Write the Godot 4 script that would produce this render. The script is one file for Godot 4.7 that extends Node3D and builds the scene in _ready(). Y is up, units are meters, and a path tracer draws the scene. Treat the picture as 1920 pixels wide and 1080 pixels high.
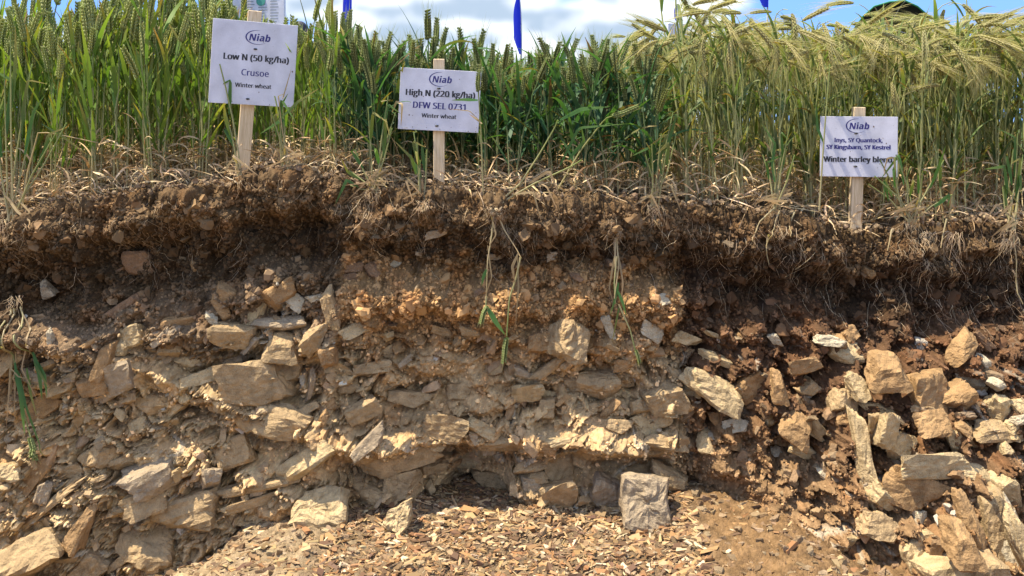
extends Node3D
# Three crop plots on top of a soil pit: low nitrogen wheat, high nitrogen wheat and barley above a cut face of topsoil and limestone brash.

const CAM := Vector3(0.0, 0.34, 3.6)
const U := 0.002            # metres per photograph pixel at the face plane, z = 0

var rng := RandomNumberGenerator.new()
var names := {}
var M := {}
var n_big := FastNoiseLite.new()
var n_mid := FastNoiseLite.new()
var n_cell := FastNoiseLite.new()
var n_joint := FastNoiseLite.new()
var n_crumb := FastNoiseLite.new()
var n_clod := FastNoiseLite.new()
var n_fine := FastNoiseLite.new()
var n_tint := FastNoiseLite.new()
var stone_meshes: Array[ArrayMesh] = []
var crumb_meshes: Array[ArrayMesh] = []
var chip_meshes: Array[ArrayMesh] = []
var soil_face: MeshInstance3D
var pit_floor: MeshInstance3D
var field_ground: MeshInstance3D


class Buf:
	var v := PackedVector3Array()
	var n := PackedVector3Array()
	var c := PackedColorArray()
	var i := PackedInt32Array()

	func add(p: Vector3, nn: Vector3, col: Color) -> int:
		v.append(p); n.append(nn); c.append(col)
		return v.size() - 1

	func tri(a: int, b: int, d: int) -> void:
		i.append(a); i.append(b); i.append(d)

	func quad(a: int, b: int, d: int, e: int) -> void:
		tri(a, b, d); tri(a, d, e)

	func face(p: Array, col: Color) -> void:      # a flat polygon, clockwise from its front
		var nn: Vector3 = (p[2] - p[0]).cross(p[1] - p[0]).normalized()
		var k := v.size()
		for q: Vector3 in p:
			add(q, nn, col)
		for j in range(1, p.size() - 1):
			tri(k, k + j, k + j + 1)

	func mesh() -> ArrayMesh:
		var a := []
		a.resize(Mesh.ARRAY_MAX)
		a[Mesh.ARRAY_VERTEX] = v
		a[Mesh.ARRAY_NORMAL] = n
		a[Mesh.ARRAY_COLOR] = c
		a[Mesh.ARRAY_INDEX] = i
		var m := ArrayMesh.new()
		m.add_surface_from_arrays(Mesh.PRIMITIVE_TRIANGLES, a)
		return m


# ------------------------------------------------------------------ helpers
func at(px: float, py: float, z := 0.0) -> Vector3:
	var k := (CAM.z - z) / CAM.z
	return Vector3((px - 960.0) * U * k, CAM.y + (230.0 - py) * U * k, z)

func numbered(called: String) -> String:
	if not names.has(called):
		names[called] = 0
		return called
	names[called] += 1
	return "%s_%03d" % [called, names[called]]

func tag(o: Node3D, label := "", category := "", group := "", kind := "") -> Node3D:
	if label: o.set_meta("label", label)
	if category: o.set_meta("category", category)
	if group: o.set_meta("group", group)
	if kind: o.set_meta("kind", kind)
	return o

func obj(called: String, mesh: Mesh, mat: Material, parent: Node = null) -> MeshInstance3D:
	var o := MeshInstance3D.new()
	o.mesh = mesh
	o.material_override = mat
	if parent == null:
		o.name = numbered(called)
		add_child(o)
	else:
		o.name = called
		parent.add_child(o, true)
	return o

func thing(called: String, label: String, category: String, where := Vector3.ZERO, group := "") -> Node3D:
	var o := Node3D.new()
	o.name = numbered(called)
	add_child(o)
	o.position = where
	tag(o, label, category, group)
	return o

func many(called: String, mesh: Mesh, mat: Material, xf: Array, cols: Array, parent: Node) -> MultiMeshInstance3D:
	var mm := MultiMesh.new()
	mm.transform_format = MultiMesh.TRANSFORM_3D
	mm.use_colors = cols.size() > 0
	mm.mesh = mesh
	mm.instance_count = xf.size()
	for k in xf.size():
		mm.set_instance_transform(k, xf[k])
		if cols.size() > 0:
			mm.set_instance_color(k, cols[k])
	var o := MultiMeshInstance3D.new()
	o.multimesh = mm
	o.material_override = mat
	if parent == null:
		o.name = numbered(called)
		add_child(o)
	else:
		o.name = called
		parent.add_child(o, true)
	o.set_meta("kind", "stuff")
	return o

func rf(a: float, b: float) -> float:
	return rng.randf_range(a, b)

func ease01(a: float, b: float, x: float) -> float:
	return smoothstep(a, b, x)

func lin(pts: PackedVector2Array, x: float) -> float:
	if x <= pts[0].x: return pts[0].y
	for k in range(1, pts.size()):
		if x <= pts[k].x:
			var t := (x - pts[k - 1].x) / (pts[k].x - pts[k - 1].x)
			t = t * t * (3.0 - 2.0 * t)
			return lerpf(pts[k - 1].y, pts[k].y, t)
	return pts[pts.size() - 1].y

func mixc(a: Color, b: Color, t: float) -> Color:
	return a.lerp(b, clampf(t, 0.0, 1.0))

func jit(c: Color, amount: float) -> Color:
	var f := 1.0 + rf(-amount, amount)
	return Color(c.r * f * (1.0 + rf(-amount, amount) * 0.25), c.g * f, c.b * f * (1.0 + rf(-amount, amount) * 0.3))

func noise(f: float, kind: int, s: int, oct := 1) -> FastNoiseLite:
	var n := FastNoiseLite.new()
	n.seed = s
	n.frequency = f
	n.noise_type = kind
	n.fractal_type = FastNoiseLite.FRACTAL_FBM if oct > 1 else FastNoiseLite.FRACTAL_NONE
	n.fractal_octaves = oct
	return n

# ------------------------------------------------------------------ materials
func grey_texture(parts: Array, lo: float, hi: float, size := 512) -> ImageTexture:
	# parts: [FastNoiseLite, weight]; the sum is stretched to lo..hi
	var sum := PackedFloat32Array()
	sum.resize(size * size)
	for p in parts:
		var im: Image = p[0].get_seamless_image(size, size)
		var d := im.get_data()
		var w: float = p[1]
		for k in size * size:
			sum[k] += d[k] * w
	var mn := INF
	var mx := -INF
	for k in size * size:
		mn = minf(mn, sum[k]); mx = maxf(mx, sum[k])
	var out := PackedByteArray()
	out.resize(size * size)
	for k in size * size:
		out[k] = int(255.0 * lerpf(lo, hi, (sum[k] - mn) / (mx - mn)))
	return ImageTexture.create_from_image(Image.create_from_data(size, size, false, Image.FORMAT_L8, out))

func earth_material(tex: Texture2D, bump: Texture2D, per_metre: float, relief: float, rough := 0.95) -> StandardMaterial3D:
	var m := StandardMaterial3D.new()
	m.vertex_color_use_as_albedo = true
	m.roughness = rough
	m.metallic_specular = 0.25
	m.albedo_texture = tex
	m.heightmap_enabled = true
	m.heightmap_texture = bump
	m.heightmap_scale = relief
	m.uv1_triplanar = true
	m.uv1_world_triplanar = true
	m.uv1_scale = Vector3.ONE * per_metre
	return m

func make_materials() -> void:
	var sx := FastNoiseLite.TYPE_SIMPLEX_SMOOTH
	var ce := FastNoiseLite.TYPE_CELLULAR
	var soil_tex := grey_texture([[noise(0.02, sx, 1, 4), 1.0], [noise(0.12, sx, 2, 3), 0.8]], 0.62, 1.0)
	var cn := noise(0.045, ce, 3); cn.cellular_return_type = FastNoiseLite.RETURN_DISTANCE
	var soil_bump := grey_texture([[cn, -1.0], [noise(0.1, sx, 4, 4), 1.0]], 0.0, 1.0)
	M.soil = earth_material(soil_tex, soil_bump, 5.0, 0.7)
	var rock_tex := grey_texture([[noise(0.008, sx, 5, 4), 1.0], [noise(0.09, sx, 6, 4), 0.8], [noise(0.3, sx, 9, 2), 0.5]], 0.52, 1.0)
	var rock_bump := grey_texture([[noise(0.02, sx, 7, 5), 1.0], [noise(0.15, sx, 8, 3), 0.5]], 0.0, 1.0)
	M.stones = []
	for c in [Color(0.71, 0.50, 0.265), Color(0.86, 0.64, 0.345), Color(0.62, 0.385, 0.18), Color(0.88, 0.74, 0.50), Color(0.46, 0.28, 0.155), Color(0.65, 0.50, 0.32), Color(0.27, 0.18, 0.11)]:
		var m := earth_material(rock_tex, rock_bump, 4.5, 1.1)
		m.vertex_color_use_as_albedo = false
		m.albedo_color = c.linear_to_srgb()
		M.stones.append(m)
	M.rubble = earth_material(rock_tex, rock_bump, 6.0, 0.4)
	M.crumb = StandardMaterial3D.new()
	M.crumb.vertex_color_use_as_albedo = true
	M.crumb.roughness = 0.95
	M.crumb.metallic_specular = 0.2
	M.plant = StandardMaterial3D.new()
	M.plant.vertex_color_use_as_albedo = true
	M.plant.roughness = 0.5
	M.plant.metallic_specular = 0.4
	M.plant.cull_mode = BaseMaterial3D.CULL_DISABLED
	M.plant.backlight_enabled = true
	M.plant.backlight = Color(0.9, 0.95, 0.6)
	M.straw = M.plant.duplicate()
	M.straw.backlight = Color(0.5, 0.45, 0.38)
	M.root = StandardMaterial3D.new()
	M.root.vertex_color_use_as_albedo = true
	M.root.roughness = 0.9
	# sawn softwood: long grain along y
	var im := Image.create(128, 512, false, Image.FORMAT_RGB8)
	var g1 := noise(0.05, sx, 21, 3)
	var g2 := noise(0.02, sx, 22, 3)
	for y in 512:
		for x in 128:
			var g := g1.get_noise_2d(x * 1.6 + 6.0 * g2.get_noise_2d(x, y * 0.5), y * 0.035)
			var f := g1.get_noise_2d(x * 9.0, y * 0.3) * 0.06
			var t := 0.5 + 0.5 * sin(g * 16.0)
			var c := Color(0.70, 0.56, 0.37).lerp(Color(0.46, 0.32, 0.17), t * 0.75)
			im.set_pixel(x, y, Color(c.r + f, c.g + f, c.b + f).linear_to_srgb())
	M.wood = StandardMaterial3D.new()
	M.wood.albedo_texture = ImageTexture.create_from_image(im)
	M.wood.roughness = 0.8
	M.wood.uv1_triplanar = true
	M.wood.uv1_scale = Vector3(9.0, 1.6, 9.0)
	var flat := func(c: Color, r: float) -> StandardMaterial3D:
		var m := StandardMaterial3D.new()
		m.albedo_color = c.linear_to_srgb()
		m.roughness = r
		return m
	var smut := grey_texture([[noise(0.01, sx, 31, 5), 1.0], [noise(0.2, sx, 32, 2), 0.3]], 0.84, 1.0, 256)
	M.board = flat.call(Color(0.70, 0.70, 0.775), 0.4)
	M.board.albedo_texture = smut
	M.board.uv1_triplanar = true
	M.board.uv1_scale = Vector3.ONE * 3.0
	M.mud = flat.call(Color(0.16, 0.11, 0.07), 0.9)
	M.navy = flat.call(Color(0.028, 0.025, 0.16), 0.5)
	M.ink = flat.call(Color(0.018, 0.018, 0.024), 0.5)
	M.screw = flat.call(Color(0.02, 0.02, 0.02), 0.4)
	M.tan_ink = flat.call(Color(0.55, 0.36, 0.17), 0.6)
	M.grey_ink = flat.call(Color(0.25, 0.27, 0.3), 0.6)
	M.green_ink = flat.call(Color(0.06, 0.28, 0.22), 0.6)
	M.red_ink = flat.call(Color(0.55, 0.12, 0.05), 0.6)
	M.blue_cloth = flat.call(Color(0.012, 0.035, 0.44), 0.8)
	M.blue_cloth.cull_mode = BaseMaterial3D.CULL_DISABLED
	M.blue_cloth.backlight_enabled = true
	M.blue_cloth.backlight = Color(0.03, 0.08, 0.8)
	M.black_cloth = flat.call(Color(0.012, 0.012, 0.016), 0.85)
	M.black_cloth.cull_mode = BaseMaterial3D.CULL_DISABLED
	M.green_cloth = flat.call(Color(0.03, 0.2, 0.09), 0.8)
	M.pole = flat.call(Color(0.5, 0.5, 0.5), 0.4)
	M.hair = flat.call(Color(0.02, 0.02, 0.035), 0.7)
	M.skin = flat.call(Color(0.5, 0.25, 0.18), 0.6)
	M.shirt = flat.call(Color(0.08, 0.1, 0.2), 0.8)

# ------------------------------------------------------------------ the ground's shape
var lip_pts := PackedVector2Array([Vector2(-900, 400), Vector2(0, 402), Vector2(60, 395), Vector2(130, 372), Vector2(220, 362), Vector2(330, 352), Vector2(420, 340), Vector2(470, 316), Vector2(560, 314), Vector2(640, 328),
	Vector2(700, 352), Vector2(770, 352), Vector2(830, 348), Vector2(920, 366), Vector2(1080, 366), Vector2(1200, 374), Vector2(1280, 378), Vector2(1350, 388), Vector2(1480, 398), Vector2(1550, 420), Vector2(1610, 434), Vector2(1670, 424), Vector2(1730, 416), Vector2(1820, 414), Vector2(1870, 420), Vector2(1920, 428), Vector2(2800, 430)])
var base_pts := PackedVector2Array([Vector2(-900, 0.12), Vector2(0, 0.12), Vector2(250, 0.10), Vector2(390, 0.09), Vector2(470, 0.08), Vector2(560, 0.06), Vector2(640, 0.05), Vector2(700, 0.06), Vector2(765, 0.03), Vector2(800, -0.18),
	Vector2(860, -0.34), Vector2(930, -0.26), Vector2(985, -0.01), Vector2(1060, 0.02), Vector2(1150, 0.05), Vector2(1250, 0.03), Vector2(1300, 0.0), Vector2(1360, 0.08), Vector2(1420, 0.2), Vector2(1480, 0.33), Vector2(1550, 0.5), Vector2(1620, 0.6), Vector2(1760, 0.64), Vector2(1920, 0.64), Vector2(2800, 0.6)])
var floor_pts := PackedVector2Array([Vector2(-900, -1.36), Vector2(250, -1.34), Vector2(390, -1.27), Vector2(500, -1.13), Vector2(640, -1.10), Vector2(1180, -1.10), Vector2(1290, -1.03), Vector2(1400, -1.03), Vector2(1550, -1.11), Vector2(2800, -1.15)])
var lip_cache := {}

func lip_y(x: float) -> float:
	return (400.0 - lin(lip_pts, x / U + 960.0)) * U + n_mid.get_noise_2d(x * 1.6, 77.0) * 0.022

func floor_y(x: float, z: float) -> float:
	var f := lin(floor_pts, x / U + 960.0)
	f = lerpf(f, -1.10, ease01(0.75, 1.6, z))
	return f + n_big.get_noise_2d(x * 0.8, z * 0.8 + 40.0) * 0.025 + n_mid.get_noise_2d(x, z + 9.0) * 0.012

func ground_y(x: float, z: float) -> float:
	var px := x / U + 960.0
	var flat_y := 0.125 - 0.05 * ease01(600, 700, px) - 0.05 * ease01(1240, 1340, px)
	var t := ease01(0.02, 0.55, -z)
	var far := ease01(0.6, 3.0, -z)
	return lerpf(lerpf(lip_y(x), flat_y, t), 0.07, far) + (n_mid.get_noise_2d(x * 1.3, z * 1.3) * 0.025 + n_big.get_noise_2d(x, z) * 0.015) * (1.0 - far)

func bump(x: float, c: float, w: float) -> float:
	var d := (x - c) / w
	return exp(-d * d)

func rockiness(px: float, d: float) -> float:
	var top := 0.53 + 0.02 * ease01(627, 647, px) - 0.06 * ease01(1273, 1293, px)
	return ease01(top - 0.12, top + 0.10, d + n_big.get_noise_2d(px * U * 0.8, 5.0) * 0.08)

func face_z(x: float, y: float, lip: float) -> float:
	var px := x / U + 960.0
	var d := lip - y
	var w1 := 1.0 - ease01(615, 660, px)
	var w3 := ease01(1262, 1305, px)
	var w2 := 1.0 - w1 - w3
	var fy := lin(floor_pts, px)
	var t := clampf((-0.28 - y) / (-0.28 - fy), 0.0, 1.25)
	var b := lin(base_pts, px)
	var z := b * pow(t, 1.15 if b > 0.0 else 3.5)
	z += 0.045 * bump(d, 0.11, 0.09) - (0.07 * w1 + 0.045 * w2 + 0.06 * w3) * bump(d, 0.27, 0.10)
	z += w2 * (0.055 * bump(y, -0.34, 0.07) - 0.03 * bump(y, -0.62, 0.10) + 0.085 * bump(y, -0.845, 0.05) - 0.05 * bump(y, -0.965, 0.05))
	z += w1 * (0.05 * bump(y, -0.46, 0.05) - 0.04 * bump(y, -0.56, 0.06) + 0.07 * bump(y + x * 0.35, -1.06, 0.05))
	z += n_big.get_noise_2d(x, y) * 0.09
	z += n_mid.get_noise_2d(x, y) * (0.035 + 0.075 * w3 * ease01(0.25, 0.5, d) * (1.0 - bare_weight(px, 400.0 - y / U)))
	var r := rockiness(px, d)
	if r > 0.01:
		var ang := lerpf(lerpf(0.45, 0.1, ease01(600, 760, px)), -0.5, w3) + n_big.get_noise_2d(x * 0.7 + 30.0, y) * 0.7
		var ca := cos(ang)
		var sa := sin(ang)
		var u := (x * ca + y * sa) * 0.85
		var v := (y * ca - x * sa) * 1.6
		var wx := n_mid.get_noise_2d(x + 50.0, y) * 0.025
		var bw := bare_weight(px, 400.0 - y / U)
		var mixer := ease01(-0.15, 0.25, n_big.get_noise_2d(x * 1.4 + 70.0, y * 1.4))
		var small := facet((u + wx) / 0.052 + 300.0, v / 0.052 + 300.0)
		var big := facet((u + wx) / 0.125, v / 0.115)
		var keep := r * (1.0 - 0.75 * bw) * (1.0 - 0.45 * w3)
		z += keep * (big * lerpf(0.062, 0.03, mixer) + small * lerpf(0.008, 0.026, mixer))
	var cr := 1.0 - r * (0.88 - 0.45 * w3)
	z += cr * (-(n_crumb.get_noise_2d(x, y) + 0.5) * 0.020 - (n_clod.get_noise_2d(x, y) + 0.5) * 0.075)
	z += n_fine.get_noise_2d(x, y) * (0.012 - 0.004 * r)
	return z

# a packed mosaic of tilted flat faces, as fractured limestone shows on a cut face
var ft := PackedFloat32Array()
var f_edge := 1.0
var f_id := 0

func facet(u: float, v: float) -> float:
	var ix := int(floor(u))
	var iy := int(floor(v))
	var b1 := 99.0
	var b2 := 99.0
	var bu := 0.0
	var bv := 0.0
	var bi := 0
	for jy in range(iy - 1, iy + 2):
		for jx in range(ix - 1, ix + 2):
			var h := (((jx * 73856093) ^ (jy * 19349663)) & 2047) * 6
			var du := u - jx - ft[h]
			var dv := v - jy - ft[h + 1]
			var d := (du * du + dv * dv) * (0.55 + 0.9 * ft[h + 5])
			if d < b1:
				b2 = b1
				b1 = d
				bu = du
				bv = dv
				bi = h
			elif d < b2:
				b2 = d
	f_edge = sqrt(b2) - sqrt(b1)
	f_id = bi
	return ft[bi + 2] - 0.5 + (ft[bi + 3] - 0.5) * 1.5 * bu + (ft[bi + 4] - 0.62) * 1.5 * bv - 0.35 * maxf(0.0, 1.0 - f_edge / 0.10)

func bare_weight(px: float, py: float) -> float:
	var w := 0.0
	for e in bare:
		var dx: float = px - e[0]
		var dy: float = py - e[1]
		if absf(dx) > e[2] * 1.5 or absf(dy) > e[2] * 1.5: continue
		var d := Vector2(dx, dy).rotated(-e[4])
		w = maxf(w, 1.0 - smoothstep(0.5, 1.25, sqrt(pow(d.x / e[2], 2.0) + pow(d.y / e[3], 2.0))))
	return w

func soil_color(x: float, y: float, d: float) -> Color:
	var px := x / U + 960.0
	var w3 := ease01(1268, 1300, px)
	var w2 := ease01(620, 652, px) - w3
	var wob := n_big.get_noise_2d(x * 1.2, y * 1.2 + 20.0) * 0.10 + n_mid.get_noise_2d(x, y + 7.0) * 0.06
	var dd := d + wob
	var top := mixc(Color(0.205, 0.132, 0.068), Color(0.155, 0.098, 0.050), w3)
	var dark := mixc(Color(0.100, 0.064, 0.034), Color(0.080, 0.049, 0.027), w3)
	var mid := mixc(mixc(Color(0.33, 0.225, 0.13), Color(0.45, 0.270, 0.120), w2), Color(0.19, 0.105, 0.055), w3)
	var low := mixc(mixc(Color(0.75, 0.53, 0.28), Color(0.75, 0.52, 0.27), w2), Color(0.37, 0.23, 0.115), w3)
	var c := mixc(top, dark, ease01(0.08, 0.22, dd))
	c = mixc(c, mid, ease01(0.34 - 0.12 * w2 - 0.08 * w3, 0.52 - 0.18 * w2 - 0.06 * w3, dd))
	c = mixc(c, low, ease01(0.52 - 0.01 * w2 + 0.05 * w3, 0.72 - 0.06 * w2 + 0.26 * w3, dd))
	var tn := n_tint.get_noise_2d(x, y)
	c = mixc(c, Color(c.r * 1.08, c.g * 0.86, c.b * 0.68), tn * 0.9)
	var f := 1.0 + n_fine.get_noise_2d(x * 0.6, y * 0.6 + 3.0) * 0.28
	return Color(c.r * f, c.g * f, c.b * f)

func make_soil_face() -> void:
	var xs := PackedFloat32Array()
	var x := -4.6
	while x < 4.6:
		xs.append(x)
		x += 0.005 if absf(x) < 2.06 else 0.03
	var W := xs.size()
	var ys := 262        # rows on the face
	var ks := 9          # rows round the lip
	var gs := 70         # rows on the ground behind it
	var H := ys + ks + gs
	var R := 0.05
	var v := PackedVector3Array(); v.resize(W * H)
	var c := PackedColorArray(); c.resize(W * H)
	var straw := Color(0.33, 0.24, 0.135)
	for i in W:
		x = xs[i]
		var lip := lip_y(x)
		var y0 := -1.42
		var y1 := lip - R
		for j in ys:
			var y := lerpf(y0, y1, float(j) / (ys - 1))
			v[j * W + i] = Vector3(x, y, face_z(x, y, lip))
			var sc := soil_color(x, y, lip - y)
			var r := rockiness(x / U + 960.0, lip - y)
			if r > 0.01:           # each fractured face has its own tone
				sc = mixc(sc, sc * (0.78 + 0.5 * ft[f_id + 2]), r)
				if ft[f_id + 4] > 0.93: sc = mixc(sc, Color(0.80, 0.70, 0.52), r * 0.6)
			c[j * W + i] = sc
		var zf: float = v[(ys - 1) * W + i].z
		for j in ks:
			var a := PI * 0.5 * (j + 1) / ks
			var s := n_fine.get_noise_2d(x, y1 + a * R) * 0.01 - n_crumb.get_noise_2d(x, y1 + a * R) * 0.012
			v[(ys + j) * W + i] = Vector3(x, y1 + sin(a) * (R + s * 0.5), zf - (1.0 - cos(a)) * R * 1.3 + s * cos(a))
			c[(ys + j) * W + i] = soil_color(x, y1 + R * a * 0.6, 0.02)
		var z0: float = v[(ys + ks - 1) * W + i].z
		var yy: float = v[(ys + ks - 1) * W + i].y
		for j in gs:
			var t := float(j + 1) / gs
			var z := z0 - 0.9 * t * t - 0.1 * t
			var gy := ground_y(x, z) + n_fine.get_noise_2d(x, z) * 0.012 - n_crumb.get_noise_2d(x, z) * 0.014
			v[(ys + ks + j) * W + i] = Vector3(x, lerpf(yy, gy, ease01(0.0, 0.3, t)), z)
			var sc := soil_color(x, z, 0.0)
			c[(ys + ks + j) * W + i] = mixc(sc, straw, ease01(0.0, 0.5, t) * (0.55 + 0.6 * n_mid.get_noise_2d(x * 2.0, z * 2.0)))
	soil_face = obj("soil_face", sheet(v, c, W, H), M.soil)
	tag(soil_face, "cut face of the soil pit, dark topsoil over tan limestone brash", "", "", "structure")

func sheet(v: PackedVector3Array, c: PackedColorArray, W: int, H: int) -> ArrayMesh:
	var n := PackedVector3Array(); n.resize(W * H)
	var idx := PackedInt32Array(); idx.resize((W - 1) * (H - 1) * 6)
	var k := 0
	for j in H:
		for i in W:
			var a := v[j * W + mini(i + 1, W - 1)] - v[j * W + maxi(i - 1, 0)]
			var b := v[mini(j + 1, H - 1) * W + i] - v[maxi(j - 1, 0) * W + i]
			n[j * W + i] = a.cross(b).normalized()
			if i < W - 1 and j < H - 1:
				var p := j * W + i
				idx[k] = p; idx[k + 1] = p + W; idx[k + 2] = p + W + 1
				idx[k + 3] = p; idx[k + 4] = p + W + 1; idx[k + 5] = p + 1
				k += 6
	var a2 := []
	a2.resize(Mesh.ARRAY_MAX)
	a2[Mesh.ARRAY_VERTEX] = v
	a2[Mesh.ARRAY_NORMAL] = n
	a2[Mesh.ARRAY_COLOR] = c
	a2[Mesh.ARRAY_INDEX] = idx
	var m := ArrayMesh.new()
	m.add_surface_from_arrays(Mesh.PRIMITIVE_TRIANGLES, a2)
	return m

func make_ground() -> void:
	# field behind the plots, out to the horizon
	var W := 60
	var H := 40
	var v := PackedVector3Array(); v.resize(W * H)
	var c := PackedColorArray(); c.resize(W * H)
	for j in H:
		var t := float(j) / (H - 1)
		var z := -0.93 - 2.0 * t - 420.0 * pow(t, 5.0)
		for i in W:
			var s := float(i) / (W - 1) * 2.0 - 1.0
			var x := s * (4.6 + 500.0 * pow(t, 4.0))
			v[j * W + i] = Vector3(x, ground_y(x, z) - 0.01, z)
			c[j * W + i] = mixc(Color(0.30, 0.22, 0.125), Color(0.10, 0.14, 0.045), ease01(2.6, 4.5, -z))
	field_ground = obj("field_ground", sheet(v, c, W, H), M.soil)
	tag(field_ground, "", "", "", "structure")
	# floor of the pit
	var xs := PackedFloat32Array()
	var x := -4.6
	while x < 4.6:
		xs.append(x)
		x += 0.012 if absf(x) < 2.0 else 0.06
	var zs := PackedFloat32Array()
	var z := 7.5
	while z > -0.5:
		zs.append(z)
		z -= 0.3 if z > 1.3 else 0.012
	W = xs.size()
	H = zs.size()
	v = PackedVector3Array(); v.resize(W * H)
	c = PackedColorArray(); c.resize(W * H)
	for j in H:
		for i in W:
			x = xs[i]
			z = zs[j]
			var f := n_fine.get_noise_2d(x, z + 13.0)
			v[j * W + i] = Vector3(x, floor_y(x, z) + f * 0.012 - n_crumb.get_noise_2d(x, z + 4.0) * 0.012, z)
			var px := x / U + 960.0
			var base := mixc(Color(0.36, 0.25, 0.145), Color(0.42, 0.255, 0.12), ease01(1240, 1310, px))
			base = mixc(base, Color(0.60, 0.44, 0.26), 1.0 - ease01(600, 660, px))
			c[j * W + i] = mixc(base, base * 0.55, 0.5 + n_mid.get_noise_2d(x * 1.5, z * 1.5))
	pit_floor = obj("pit_floor", sheet(v, c, W, H), M.soil)
	tag(pit_floor, "", "", "", "structure")

# ------------------------------------------------------------------ stones, crumbs, chips
func cube_sphere(N: int) -> Array:
	var dirs := PackedVector3Array()
	var idx := PackedInt32Array()
	for f in 6:
		var ax := f / 2
		var s := 1.0 if f % 2 == 0 else -1.0
		var k := dirs.size()
		for b in N + 1:
			for a in N + 1:
				var p := Vector3.ZERO
				p[ax] = s
				p[(ax + 1) % 3] = (tan((float(a) / N - 0.5) * PI * 0.5)) * s
				p[(ax + 2) % 3] = tan((float(b) / N - 0.5) * PI * 0.5)
				dirs.append(p.normalized())
		for b in N:
			for a in N:
				var q := k + b * (N + 1) + a
				idx.append_array([q, q + N + 1, q + N + 2, q, q + N + 2, q + 1])
	return [dirs, idx]

func rock_mesh(N: int, planes: int, rough: float, s: int, cut := 0.40) -> ArrayMesh:
	rng.seed = s
	var ns := noise(1.6, FastNoiseLite.TYPE_SIMPLEX, s, 3)
	var pn: Array[Vector3] = []
	var ph := PackedFloat32Array()
	for a: Vector3 in [Vector3.RIGHT, Vector3.LEFT, Vector3.UP, Vector3.DOWN, Vector3.BACK, Vector3.FORWARD]:
		pn.append((a + Vector3(rf(-.35, .35), rf(-.35, .35), rf(-.3, .3))).normalized()); ph.append(rf(0.42, 0.5))
	for k in planes:
		pn.append(Vector3(rng.randfn(), rng.randfn(), rng.randfn() * 0.6).normalized()); ph.append(rf(cut, 0.60))
	var cs := cube_sphere(N)
	var dirs: PackedVector3Array = cs[0]
	var idx: PackedInt32Array = cs[1]
	var pts := PackedVector3Array()
	for d in dirs:
		var r := 1.2
		for k in pn.size():
			var q := d.dot(pn[k])
			if q > 0.01:
				r = minf(r, ph[k] / q)
		var p := d * r
		pts.append(p + d * ns.get_noise_3dv(p * 2.0) * rough)
	var b := Buf.new()
	for k in range(0, idx.size(), 3):
		var t := [pts[idx[k]], pts[idx[k + 1]], pts[idx[k + 2]]]
		var nn: Vector3 = (t[2] - t[0]).cross(t[1] - t[0])
		if nn.dot(t[0] + t[1] + t[2]) < 0.0:
			t = [t[0], t[2], t[1]]
		b.face(t, Color.WHITE)
	return b.mesh()

func make_piece_meshes() -> void:
	for k in 14:
		stone_meshes.append(rock_mesh(8, 1 + k % 4, 0.06, 100 + k))
	for k in 10:
		stone_meshes.append(rock_mesh(8, 5, 0.07, 140 + k, 0.22))
	for k in 4:
		crumb_meshes.append(rock_mesh(2, 2, 0.35, 200 + k))
	rng.seed = 300
	for k in 6:
		var b := Buf.new()
		var p := []
		for e: Vector3 in [Vector3(-.5, -.5, -.5), Vector3(.5, -.5, -.5), Vector3(.5, -.5, .5), Vector3(-.5, -.5, .5), Vector3(-.5, .5, -.5), Vector3(.5, .5, -.5), Vector3(.5, .5, .5), Vector3(-.5, .5, .5)]:
			p.append(e * Vector3(1.0, rf(0.5, 1.0), rf(0.35, 1.1)) + Vector3(rf(-.14, .14), rf(-.15, .15), rf(-.12, .12)))
		for q in [[0, 1, 2, 3], [7, 6, 5, 4], [4, 5, 1, 0], [5, 6, 2, 1], [6, 7, 3, 2], [7, 4, 0, 3]]:
			var fp := [p[q[0]], p[q[1]], p[q[2]], p[q[3]]]
			var nn: Vector3 = (fp[2] - fp[0]).cross(fp[1] - fp[0])
			if nn.dot(fp[0] + fp[1] + fp[2] + fp[3]) < 0.0:
				fp.reverse()
			b.face(fp, Color.WHITE)
		chip_meshes.append(b.mesh())

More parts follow.
